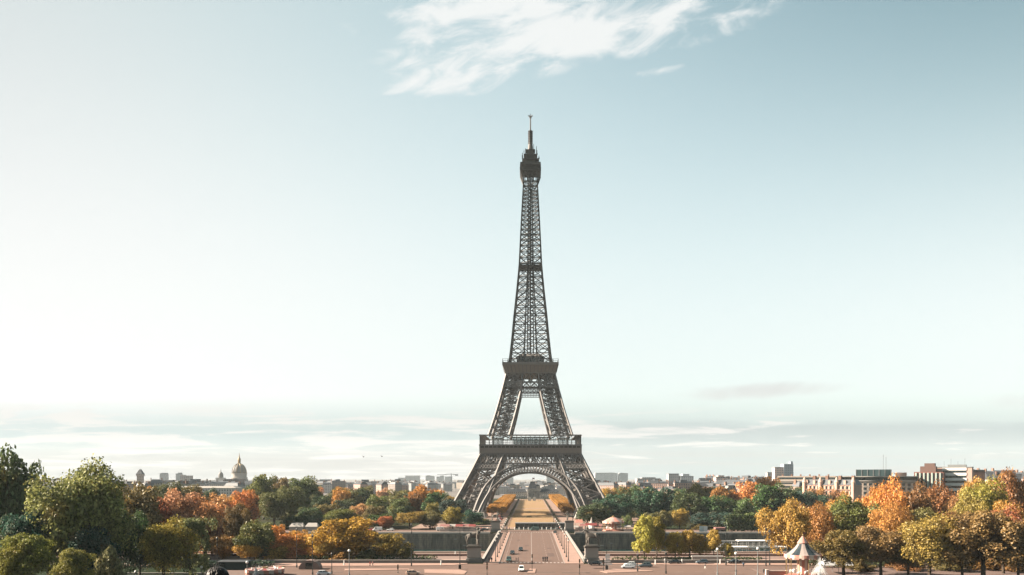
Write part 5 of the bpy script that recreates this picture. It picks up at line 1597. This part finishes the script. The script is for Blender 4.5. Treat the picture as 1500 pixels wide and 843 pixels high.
for k, (zz, w) in enumerate(((4.6, .9), (3.9, 1.1), (3.2, .9), (2.5, 1.3), (1.7, 2.4))):
    MB().box(-w, w * .5, -.12, -.06, zz, zz + .5).build('sign_plate', M_white, e)
bol = MB().lathe([(.14, 0), (.14, .9), (.1, 1.05), (.02, 1.1)], 8).mesh('bollard', M_white)
for i, (px, Y, lab) in enumerate(((646, 268, 'white bollard on the pavement left of the statue'), (667, 300, 'white post beside the near quay road'), (504, 268, 'white bollard before the round golden tree'), (960, 270, 'white bollard right of the dark parked car'), (999, 272, 'white bollard between the two black cars'), (1055, 272, 'white bollard left of the last black car'))):
    o = bpy.data.objects.new('bollard', bol); COL.objects.link(o); o.location = (X(px, Y), Y, .14); o.scale = (1.3, 1.3, 1.5)
    tag(o, lab, 'bollard', 'white bollards of the square')
for k in range(12):
    o = bpy.data.objects.new('bollard', bol); COL.objects.link(o); o.location = (-9 + k * 2.6, 450.5, 0); o.scale = (1.3, 1.3, 1.3)
    tag(o, f'white bollard before the glass barrier, {ordinal(k + 1)} from left', 'bollard', 'white bollards before the barrier')

# ================================================================== VEHICLES
def car_meshes(L=4.3, Wd=1.8, Hh=1.48, kind='hatch'):
    def loft(secs, mi=0):
        s = MB()
        k = len(secs[0])
        for sec in secs: s.v.extend(sec)
        for i in range(len(secs) - 1):
            for j in range(k):
                j2 = (j + 1) % k
                s.f.append((i * k + j, i * k + j2, (i + 1) * k + j2, (i + 1) * k + j)); s.mi.append(mi)
        s.f.append(tuple(range(k))[::-1]); s.mi.append(mi); s.f.append(tuple((len(secs) - 1) * k + j for j in range(k))); s.mi.append(mi)
        return s
    w = Wd / 2
    def sec(x, z0, z1, ww, t=.9):
        return [(x, -ww, z0), (x, ww, z0), (x, ww * 1.0, z0 + (z1 - z0) * .55), (x, ww * t, z1), (x, -ww * t, z1), (x, -ww, z0 + (z1 - z0) * .55)]
    if kind == 'van':
        body = loft([sec(-L / 2, .35, Hh * .75, w * .9), sec(-L / 2 + .08, .28, Hh * .97, w), sec(L * .12, .26, Hh, w), sec(L * .27, .26, Hh * .93, w), sec(L * .40, .28, 1.12, w * .97), sec(L / 2 - .06, .32, .92, w * .9), sec(L / 2, .4, .7, w * .84)])
        cab = [(-L / 2 + .25, Hh * .58, Hh * .9, 1.004), (L * .27, Hh * .58, Hh * .88, 1.004)]
    else:
        body = loft([sec(-L / 2, .42, .78, w * .86), sec(-L / 2 + .10, .30, .92, w * .95), sec(-L * .36, .26, .98, w), sec(L * .12, .26, .96, w), sec(L * .25, .26, .92, w), sec(L * .42, .28, .80, w * .95), sec(L / 2 - .04, .34, .66, w * .86), sec(L / 2, .40, .58, w * .8)])
    gw = w * .86
    def gs(x, z0, z1, w0, w1): return [(x, -w0, z0), (x, w0, z0), (x, w1, z1), (x, -w1, z1)]
    if kind == 'van':
        gl = MB()
        gl.add([(L * .275, -w * .8, Hh * .90), (L * .275, w * .8, Hh * .90), (L * .405, w * .86, 1.16), (L * .405, -w * .86, 1.16), (L * .25, -w * .8, Hh * .90), (L * .25, w * .8, Hh * .90), (L * .38, w * .86, 1.16), (L * .38, -w * .86, 1.16)], [(0, 1, 2, 3), (7, 6, 5, 4), (0, 4, 5, 1), (2, 6, 7, 3), (0, 3, 7, 4), (1, 5, 6, 2)])
        for sg in (-1, 1): gl.box(L * .05, L * .25, min(sg * (w * .97), sg * (w + .006)), max(sg * (w * .97), sg * (w + .006)), Hh * .6, Hh * .85)
        gl.box(-L / 2 - .004, -L / 2 + .06, -w * .7, w * .7, Hh * .6, Hh * .74)
        roof = None
    else:
        rb = -L * .40 if kind == 'hatch' else -L * .30
        gl = loft([gs(rb - .12, .93, 1.0, gw, gw * .9), gs(rb + .22, .95, Hh - .06, gw, gw * .80), gs(L * .05, .95, Hh - .05, gw, gw * .80), gs(L * .25, .90, .96, gw, gw * .92)])
        roof = loft([gs(rb + .15, Hh - .10, Hh - .06, gw * .80, gw * .76), gs(rb + .45, Hh - .06, Hh, gw * .82, gw * .72), gs(L * .0, Hh - .06, Hh, gw * .82, gw * .72), gs(L * .08, Hh - .10, Hh - .05, gw * .80, gw * .76)])
        for xx in (rb + .30, -L * .08, ):
            for sg in (-1, 1): roof.bar((xx, sg * gw * .985, .95), (xx, sg * gw * .80, Hh - .05), .08)
        for sg in (-1, 1): roof.bar((L * .245, sg * gw * .97, .93), (L * .06, sg * gw * .80, Hh - .06), .07)
    out = {'body': body.mesh('car_body', M_car, False), 'glazing': gl.mesh('car_glazing', M_dglass)}
    if roof: out['roof'] = roof.mesh('car_roof', M_car)
    r = .32 if kind != 'van' else .35
    wh = MB(); wh.lathe([(r, -.11), (r, .11)], 16); out['tyre'] = wh.mesh('tyre', M_tyre)
    rm = MB(); rm.lathe([(r * .62, -.115), (r * .62, .115)], 10); out['rim'] = rm.mesh('rim', M_rim)
    out['headlight'] = MB().box(-.05, .05, -.2, .2, -.07, .07).mesh('headlight', M_lamp)
    out['tail_light'] = MB().box(-.05, .05, -.16, .16, -.1, .1).mesh('tail_light', M_tail)
    out['plate'] = MB().box(-.03, .03, -.26, .26, -.055, .055).mesh('plate', M_white)
    return out, L, Wd, r, kind
CARS = {'hatch': car_meshes(), 'saloon': car_meshes(4.6, 1.82, 1.44, 'saloon'), 'suv': car_meshes(4.7, 1.9, 1.72, 'hatch'), 'van': car_meshes(5.2, 1.95, 2.2, 'van')}
def car(x, y, rz, kind, colour, label, z=.02, group='vehicles on the square and the bridge', name='car', cat='car'):
    ms, L, Wd, r, kd = CARS[kind]
    e = empty(name, (x, y, z), rz, label, cat, group)
    part('body', ms['body'], e, colour); part('glazing', ms['glazing'], e)
    if 'roof' in ms: part('roof', ms['roof'], e, colour)
    for fx in (-.30, .31):
        for sg in (-1, 1):
            w = part('wheel', ms['tyre'], e); w.location = (L * fx, sg * (Wd / 2 - .10), r); w.rotation_euler = (R(90), 0, 0)
            part('rim', ms['rim'], w)
    for sg in (-1, 1):
        h = part('headlight', ms['headlight'], e); h.location = (L / 2 - .07, sg * Wd * .32, .66)
        t = part('tail_light', ms['tail_light'], e); t.location = (-L / 2 + .06, sg * Wd * .36, .80)
    p = part('number_plate', ms['plate'], e); p.location = (L / 2 + .0, 0, .45)
    return e
DK, BK, SV, WH = (.02, .028, .03), (.012, .013, .015), (.42, .44, .46), (.72, .71, .68)
dn, up_ = R(-90), R(90)
car(X(762.8, 321), 321, dn, 'hatch', DK, 'dark car on the bridge, farthest of three coming this way')
car(X(750.5, 307), 307, dn, 'saloon', BK, 'black car on the bridge, middle one of three coming this way')
car(X(745.3, 279.5), 281, dn, 'suv', (.03, .07, .06), 'dark green car with pale roof at the near end of the bridge')
car(X(763.7, 251.5), 252, dn, 'suv', WH, 'white car leaving the bridge onto the square')
car(X(871.5, 268.5), 268, R(180), 'saloon', BK, 'black car parked beside the near right pedestal', .16)
car(X(920, 260), 259.5, R(175), 'saloon', SV, 'silver car parked first in the row right of the island')
car(X(923, 266), 265.8, R(180), 'hatch', (.5, .52, .52), 'pale silver hatchback behind the silver car')
car(X(945, 263.5), 263, R(176), 'suv', (.05, .065, .075), 'large dark grey car at the foot of the tall poplar')
car(X(986, 275), 272.5, R(180), 'saloon', BK, 'black car below the yellow poplars', .15)
car(X(1026.5, 275), 272.5, R(180), 'hatch', (.05, .07, .09), 'dark blue car before the white low wall', .15)
car(X(1072, 276), 273, R(180), 'saloon', BK, 'black car farthest right under the small poplar', .15)
car(X(474, 241), 241.5, R(8), 'hatch', SV, 'silver car at the lower left beside the thin dark post')
car(X(604.5, 242), 242.5, R(12), 'hatch', (.45, .30, .22), 'beige car at the bottom of the road left of the island')
car(X(813, 421), 421, dn, 'saloon', BK, 'black car at the far end of the bridge on the right')
car(X(783, 444), 441, R(180), 'van', (.10, .16, .14), 'green van crossing beyond the far end of the bridge', name='van', cat='van')
car(X(553, 440), 440, R(180), 'van', WH, 'white van on the far quay behind the round golden tree', name='van', cat='van')
car(X(571, 438), 440, R(180), 'hatch', WH, 'white car on the far quay behind the white van')
car(X(543, 441), 441, R(180), 'hatch', (.35, .06, .05), 'red car on the far quay left of the white van')
car(X(700, 441), 441, 0, 'hatch', (.10, .16, .12), 'green car on the far quay beside the far left pedestal')
car(X(710, 441), 443, 0, 'saloon', DK, 'dark car on the far quay next to the far left pedestal')
car(X(646, 440), 440, 0, 'van', WH, 'white van on the far quay left of the pink stalls', name='van', cat='van')
for k in range(9):
    car(-22.5 + (k % 2) * 2.2, 500 + k * 9.5, up_, ('hatch', 'saloon', 'suv')[k % 3], ((.5, .5, .5), (.05, .05, .06), (.35, .08, .06))[k % 3], f'{("pale", "black", "red")[k % 3]} car parked beside the long lawn, {ordinal(k + 1)} from the near end', .03, 'cars parked beside the lawn')
# motorcycles at the right lane of the bridge mouth
def moto(x, y, rz, label):
    e = empty('motorcycle', (x, y, .04), rz, label, 'motorcycle', 'motorcycles at the bridge crossing')
    for fx in (-.65, .65):
        w = MB(); w.lathe([(.31, -.06), (.31, .06)], 14); o = w.build('wheel', M_tyre, e); o.location = (fx, 0, .31); o.rotation_euler = (R(90), 0, 0)
    MB().tube([(-.5, 0, .62), (-.1, 0, .7), (.3, 0, .82), (.5, 0, .75)], [.12, .16, .17, .1], 8).box(-.3, .25, -.14, .14, .28, .6).bar((.62, 0, .35), (.42, 0, 1.0), .07).bar((-.65, 0, .32), (-.2, 0, .5), .07).build('body', M_black, e)
    MB().tube([(-.65, 0, .82), (-.1, 0, .80)], [.12, .14], 8).build('seat', M_tyre, e)
    MB().bar((.42, -.35, 1.02), (.42, .35, 1.02), .05).build('handlebar', M_grey, e)
    MB().sphere((.58, 0, .88), .1, 8, 6).build('headlight', M_lamp, e)
    return e
for k, px in enumerate((795.5, 798.6, 801.5)):
    moto(X(px, 281), 281 + k * .4, up_, f'dark motorcycle with rider at the crossing, {ordinal(k + 1)} from left of three')
    person(px, 281 + k * .4, f'rider in dark clothes on the {ordinal(k + 1)} motorcycle from left at the crossing', (.03, .03, .035), walk=0, rz=R(180), z=.08, group='motorcycle riders')

# ================================================================== CAROUSELS, STALLS, BOATS, FOUNTAINS
M_cr = mat('carousel_cream', (0.60, 0.47, 0.40), .7, .8, .1)
M_crw = mat('carousel_faded_white', (0.44, 0.36, 0.33), .75, .8, .12)
M_crd = mat('carousel_teal', (0.03, 0.05, 0.06), .6, .8, .1)
M_crr = mat('carousel_rose', (0.50, 0.22, 0.17), .7, 1.0, .15)
def carousel(px, Y, wid, top, label, z=0.0, spire=True, dark=M_crd):
    q = Y / FPX
    rad = wid * q / 2
    H = Zp(top, Y) - z
    e = empty('carousel', (X(px, Y), Y, z), 0, label, 'carousel')
    n = 24
    ze = H * (.47 if spire else .55)
    MB().lathe([(rad * 1.0, 0), (rad * 1.0, .5), (rad * .95, .55)], n).build('platform', M_crr, e)
    MB().lathe([(rad * .32, .55), (rad * .30, ze)], 12, mis=lambda k: k % 2).build('centre_drum', [M_crr, M_cr], e)
    if spire: prf = [(rad, ze + .55), (rad * .78, ze + H * .09), (rad * .48, ze + H * .19), (rad * .28, ze + H * .29)]
    else: prf = [(rad, ze + .55), (rad * .6, ze + H * .22), (rad * .30, ze + H * .32), (rad * .16, ze + H * .34)]
    rf = MB().lathe(prf, n, mis=lambda k: 1 if (k // 2) % 2 else 0).build('roof', [M_crw, dark], e)
    if spire:
        zz = prf[-1][1]
        MB().lathe([(rad * .30, zz + .003), (rad * .31, zz + .25), (rad * .17, zz + H * .10), (.16, H - .9)], 16, mis=lambda k: k % 2).build('spire', [M_crw, M_crr], rf)
        MB().sphere((0, 0, H - .6), .28, 10, 8).bar((0, 0, H - .4), (0, 0, H + .3), .1).build('finial', M_gold, rf)
        MB().box(.05, .9, -.02, .02, H - .35, H + .15).build('pennant', M_red, rf)
    else:
        MB().lathe([(rad * .16, prf[-1][1] + .003), (rad * .17, prf[-1][1] + .3), (.1, H)], 10).build('finial', M_gold, rf)
    # valance with scallops
    v = MB()
    for k in range(2 * n):
        a0, a1 = math.pi * k / n, math.pi * (k + 1) / n
        lo = ze - (.55 if k % 2 else .2)
        r0 = rad * 1.02
        v.add([(r0 * math.cos(a0), r0 * math.sin(a0), lo), (r0 * math.cos(a1), r0 * math.sin(a1), lo), (r0 * math.cos(a1), r0 * math.sin(a1), ze + .7), (r0 * math.cos(a0), r0 * math.sin(a0), ze + .7),
               (r0 * .97 * math.cos(a0), r0 * .97 * math.sin(a0), lo), (r0 * .97 * math.cos(a1), r0 * .97 * math.sin(a1), lo), (r0 * .97 * math.cos(a1), r0 * .97 * math.sin(a1), ze + .7), (r0 * .97 * math.cos(a0), r0 * .97 * math.sin(a0), ze + .7)],
              [(0, 1, 2, 3), (7, 6, 5, 4), (0, 4, 5, 1), (3, 2, 6, 7)], 1 if (k // 2) % 2 else 0)
    v.build('valance', [M_cr, M_crr], e)
    for k in range(12):
        a = 2 * math.pi * k / 12
        MB().lathe([(.11, .5), (.08, ze)], 8, c=(rad * .92 * math.cos(a), rad * .92 * math.sin(a))).build('column', M_gold, e)
    hz = [(p[0] * .45, p[1] * .45, p[2] * .45) for p in HV]
    for k in range(10):
        a = 2 * math.pi * (k + .5) / 10
        h = part('wooden_horse', horse_small, e); h.location = (rad * .66 * math.cos(a), rad * .66 * math.sin(a), .9 + .3 * (k % 2)); h.rotation_euler = (0, 0, a + R(90))
    return e
horse_small = skin_mesh('carousel_horse', [(p[0] * .5, p[1] * .5, p[2] * .5) for p in HV], HE, [r * .5 for r in HR], M_white, 1, 1)
carousel(1176, 236, 52, 781, 'large carousel with tall striped pointed roof beside the fountain', .12)
carousel(898.5, 441, 31, 755.5, 'small carousel with white striped roof on the far quay', 0, False, M_crr)
carousel(388, 240, 54, 831, 'low round kiosk carousel with red striped roof at lower left', .1, False, M_red)
# fence round the large carousel
e = empty('low_fence', (X(1138, 238), 238, .12), 0, 'rose coloured low fence with planters left of the large carousel', 'fence')
MB().box(-3.2, 3.2, -.2, .2, 0, 1.5).build('panel', M_crr, e); MB().box(-3.4, -2.6, -.5, .5, 0, 2.0).box(2.7, 3.3, -.4, .4, 0, 1.8).build('posts', M_cr, e); MB().box(-3.3, 3.3, -.3, .3, 1.503, 1.7).build('rail', M_cr, e)
# white marquee right of the fountain
e = empty('marquee', (X(1224, 246), 246, .12), 0, 'white canvas marquee behind the right fountain jet', 'tent')
MB().add([(-4.6, -2.5, 2.6), (4.6, -2.5, 2.6), (4.6, 2.5, 2.6), (-4.6, 2.5, 2.6), (-3.4, 0, 5.2), (4.4, 0, 5.2)], [(0, 1, 5, 4), (2, 3, 4, 5), (1, 2, 5), (3, 0, 4), (3, 2, 1, 0)]).build('canopy', mat('grey_white_canvas', (.55, .56, .56), .8, .5, .06), e)
for x in (-4.4, 0, 4.4):
    for y in (-2.3, 2.3): MB().lathe([(.07, 0), (.07, 2.6)], 6, c=(x, y)).build('leg', M_grey, e)

def stall(px, Y, w, h, label, canopy, z=0.0, group='market stalls on the far quay'):
    e = empty('market_stall', (X(px, Y), Y, z), 0, label, 'market stall', group)
    MB().add([(-w / 2, -1.6, h * .72), (w / 2, -1.6, h * .72), (w / 2, 1.6, h * .78), (-w / 2, 1.6, h * .78), (-w / 2 + .3, 0, h), (w / 2 - .3, 0, h)], [(0, 1, 5, 4), (2, 3, 4, 5), (1, 2, 5), (3, 0, 4), (3, 2, 1, 0)]).build('canopy', canopy, e)
    MB().box(-w / 2 + .2, w / 2 - .2, -1.1, -.4, 0, h * .36).build('counter', M_cr, e)
    for x in (-w / 2 + .1, w / 2 - .1):
        for y in (-1.4, 1.4): MB().lathe([(.06, 0), (.06, h * .75)], 6, c=(x, y)).build('leg', M_grey, e)
    return e
for k, (px, w, cn, cl) in enumerate(((652, 5.5, M_pink, 'faded pink'), (663, 5.0, M_stone, 'pale'), (673, 4.5, M_red, 'red'), (683, 4.5, M_pink, 'pink'), (692, 4.0, M_red, 'dark red'))):
    stall(px, 435 + (k % 2) * 1.2, w, 4.0, f'{cl} canopied stall on the far quay left of the bridge, {ordinal(k + 1)} from left', cn)
for k, (px, w, h, cn, cl) in enumerate(((842, 4.2, 3.2, M_stone, 'pale'), (853, 3.4, 4.2, M_pink, 'pale pink'), (866, 6.5, 4.6, M_red, 'wide red'), (876, 4.5, 4.0, M_pink, 'pink'), (919, 4.0, 3.4, M_stone, 'pale'), (848, 4.5, 6.0, M_crr, 'tall rose'))):
    stall(px, 436 if k < 5 else 446, w, h, f'{cl} stall on the far quay right of the bridge, the {["low pale", "slim", "broadest", "middling", "outermost", "rear"][k]} one', cn)
e = empty('pointed_tent', (X(866.5, 462), 462, 0), 0, 'small white pointed tent before the dark grove right of the tower', 'tent')
MB().lathe([(2.0, 2.4), (.8, 4.0), (.05, 6.6)], 8).build('canopy', M_stone, e); MB().lathe([(1.8, 0), (1.8, 2.399)], 8).build('side_wall', M_white, e)
# white tents at the far left bank
for k, (px, w) in enumerate(((436, 8), (458, 7))):
    e = empty('marquee', (X(px, 438), 438, 0), 0, f'white quay tent behind the orange trees, {ordinal(k + 1)} from left', 'tent', 'white tents on the far quay')
    MB().add([(-w / 2, -3, 2.6), (w / 2, -3, 2.6), (w / 2, 3, 2.6), (-w / 2, 3, 2.6), (-w / 2 + 1, 0, 4.6), (w / 2 - 1, 0, 4.6)], [(0, 1, 5, 4), (2, 3, 4, 5), (1, 2, 5), (3, 0, 4), (3, 2, 1, 0)]).build('canopy', M_stone, e)
    MB().box(-w / 2 + .1, w / 2 - .1, -2.8, 2.8, 0, 2.597).build('side_wall', M_stone, e)
# glass security barrier before the tower garden
e = empty('glass_barrier', (X(792, 454), 454, 0), 0, 'dark glass barrier with white top rail closing the far end of the bridge road', 'barrier')
MB().box(-14.5, 14.2, -.08, .08, .3, 3.3).build('glass_pane', glass('green_barrier_glass', (.03, .06, .055), .12), e)
MB().box(-14.7, 14.4, -.5, .5, 3.303, 3.9).build('top_rail', M_white, e)
MB().box(-14.7, 14.4, -.2, .2, 0, .297).build('base_rail', M_white, e)
for k in range(12): MB().box(-14.5 + k * 2.6 - .07, -14.5 + k * 2.6 + .07, -.16, .16, .3, 3.3).build('post', M_grey, e)
# banners and the hut by the far bank
for px, nm, c in ((1030.5, 'pale blue', (.42, .50, .54)), (1036.5, 'white', (.62, .64, .66))):
    e = empty('banner', (X(px, 424), 429, 0), 0, f'tall {nm} banner standing on the far quay above the poplars', 'banner')
    MB().box(-1.05, 1.05, -.05, .05, -2, 3.3).build('cloth', mat('banner_' + nm, c, .8), e); MB().bar((-1.15, 0, -2), (-1.15, 0, 3.5), .12).build('pole', M_grey, e)
e = empty('quay_hut', (X(1055.5, 431), 432, 0), 0, 'dark quay hut with flat rosy roof beside the banners', 'building')
MB().box(-2.7, 2.7, -2, 2, 0, 1.2).build('wall', M_black, e); MB().box(-3.0, 3.0, -2.4, 2.4, 1.203, 2.4).build('roof', M_pink, e)
MB().box(-1.0, -.2, -2.06, -2.003, 0, 1.1).build('door', M_grey, e)
# moored riverboat
e = empty('river_boat', (X(1108, 330), 330, -9), 0, 'white two-deck riverboat moored behind the right tree clump', 'boat')
hull = [(-18, -3.2), (14, -3.4), (20, 0), (14, 3.4), (-18, 3.2), (-19, 0)]
MB().prism(hull, -.6, 2.4).build('hull', mat('boat_hull', (.10, .12, .13), .5), e)
MB().prism([(x * .96, y * .96) for x, y in hull], 2.403, 2.9).build('deck', M_white, e)
MB().box(-16, 10, -2.6, 2.6, 2.903, 6.2).build('saloon', M_glass, e)
c = MB().box(-17, 12, -3.1, 3.1, 6.203, 6.6).box(-17, 12, -3.1, 3.1, 9.6, 10.0).build('roof', M_white, e)
MB().box(-16.5, 11.5, -2.8, 2.8, 6.603, 9.0).build('upper_saloon', M_glass, e)
s = MB()
for k in range(13):
    for y in (-3, 3):
        s.bar((-16.6 + k * 2.35, y, 2.9), (-16.6 + k * 2.35, y, 9.6), .14, caps=False)
        s.bar((-16.6 + k * 2.35, y, 10), (-16.6 + k * 2.35, y, 12.2), .12, caps=False)
for y in (-3, 3): s.bar((-17, y, 12.2), (12, y, 12.2), .16); s.bar((-17, y, 11.0), (12, y, 11.0), .1)
s.build('railing', M_white, e)
MB().box(-8, 4, -2.5, 2.5, 12.3, 12.6).build('awning', M_white, e)
e = empty('low_white_wall', (X(1033, 280), 280.4, .1), 0, 'low pale wall behind the dark blue parked car', 'wall')
MB().box(-4.6, 6.2, -.25, .25, 0, 1.7).build('wall', M_stone, e); MB().box(-4.8, 6.4, -.4, .4, 1.703, 1.9).build('coping', M_white, e)
# dark kiosk and planters at the left
e = empty('dark_kiosk', (X(346, 256), 256, .1), 0, 'dark flat-roofed kiosk under the rusty tree at left', 'kiosk')
MB().box(-5.2, 4.2, -2, 2, 0, 2.6, top=(.3, .2)).build('wall', mat('kiosk_teal', (.025, .05, .055), .6), e); MB().box(-5.5, 4.6, -2.3, 2.3, 2.603, 2.9, top=(.4, .4)).build('roof', M_slate, e)
MB().box(-4.6, -3.0, -2.05, -1.9, .8, 2.2).build('window', M_dglass, e)
e = empty('pale_shelter', (X(455, 258), 258, .1), 0, 'pale rounded shelter beside the low kiosk carousel', 'shelter')
n = 10
pts = [(-3.4 * math.cos(math.pi * i / n), 2.9 * math.sin(math.pi * i / n)) for i in range(n + 1)]
s = MB(); k = len(pts)
s.add([(x, -1.8, z) for x, z in pts] + [(x, 1.8, z) for x, z in pts], [tuple(range(k)), tuple(range(k, 2 * k))[::-1]] + [(i, k + i, k + (i + 1) % k, (i + 1) % k) for i in range(k)])
s.build('vault', mat('shelter_canvas', (.34, .24, .21), .8, .6, .1), e)
MB().box(-1.2, 1.2, -1.9, -1.803, 0, 2.0).build('doorway', M_dglass, e)
for Yp, x0, x1, lab in ((236, 158, 330, 'long pale pool kerb in the dark garden at lower left'), (243, 170, 300, 'second pale pool kerb behind the long one at lower left')):
    tag(MB().box(X(x0, Yp), X(x1, Yp), Yp - .3, Yp + .3, 0, .55).build('pool_kerb', M_stone), lab, 'pool kerb')
# fountains
M_water = bpy.data.materials.new('fountain_water'); M_water.use_nodes = True
_b = M_water.node_tree.nodes['Principled BSDF']; _b.inputs['Base Color'].default_value = (.82, .84, .84, 1); _b.inputs['Roughness'].default_value = .5; _b.inputs['Alpha'].default_value = 0.4
def fountain(px, Y, w, top, label, seed, z=0.0):
    rg = random.Random(seed)
    H = Zp(top, Y) - z
    s = MB()
    for k in range(80):
        a = rg.uniform(0, 6.28); rr = w / 2 * math.sqrt(rg.random()); hh = H * (1 - .55 * (rr / (w / 2))) * rg.uniform(.7, 1.0)
        p = [(math.cos(a) * rr * t * 0.55, math.sin(a) * rr * t * 0.55, hh * (1 - (1 - t) ** 2)) for t in (0, .35, .7, 1)]
        p += [(math.cos(a) * rr * (0.55 + .45 * t), math.sin(a) * rr * (.55 + .45 * t), hh * (1 - .55 * t * t)) for t in (.5, 1)]
        s.tube(p, [.025, .03, .03, .026, .02, .008], 4)
        for j in range(3):
            q = Vector(p[rg.randrange(2, 6)]) + Vector((rg.gauss(0, .18), rg.gauss(0, .18), rg.gauss(0, .3)))
            if q.z > .1: s.sphere(q, rg.uniform(.02, .045), 5, 3)
    return tag(s.build('fountain_jet', M_water, None, True), label, 'fountain').__setattr__('location', (X(px, Y), Y, z))
fountain(1201, 229, 5.2, 812, 'fan shaped white fountain jet beside the large carousel', 3)
fountain(375, 232, 2.2, 826, 'slim white fountain jet before the low kiosk carousel', 9)
# two birds
bird = MB().sphere((0, 0, 0), .16, 8, 6, sc=(1, 2.6, 1)).add([(0, -.2, .05), (0, .25, .05), (.55, .15, .32), (.95, -.1, .22), (.5, -.15, .28)], [(0, 1, 2, 4), (4, 2, 3)]).add([(0, -.2, .05), (0, .25, .05), (-.55, .15, .32), (-.95, -.1, .22), (-.5, -.15, .28)], [(4, 2, 1, 0), (3, 2, 4)]).mesh('bird', M_black)
for px, py, lr in ((532.5, 669.5, 'left'), (559.5, 669, 'right')):
    o = bpy.data.objects.new('bird', bird); COL.objects.link(o); o.location = (X(px, 260), 260, Zp(py, 260)); o.rotation_euler = (0, .2, .6)
    tag(o, f'small dark bird gliding above the park, {lr} one of two', 'bird', 'birds in the sky')

# ================================================================== HAZE
HAZE = 0.00004
hz = MB(); hz.box(-6500, 6500, -60, 8500, -11.6, 345)
ho = hz.build('haze', None) if False else None
me = bpy.data.meshes.new('haze'); me.from_pydata(hz.v, [], hz.f); me.update()
hm_ = bpy.data.materials.new('haze_air'); hm_.use_nodes = True
hm_.node_tree.nodes.clear(); h = NT(hm_.node_tree)
pv = h.n('ShaderNodeVolumePrincipled')
pv.inputs['Color'].default_value = (0.84, 0.95, 1.0, 1); pv.inputs['Density'].default_value = HAZE; pv.inputs['Anisotropy'].default_value = 0.0
ou = h.n('ShaderNodeOutputMaterial'); hm_.node_tree.links.new(pv.outputs[0], ou.inputs['Volume'])
me.materials.append(hm_)
ho = bpy.data.objects.new('haze', me); COL.objects.link(ho); ho['kind'] = 'stuff'
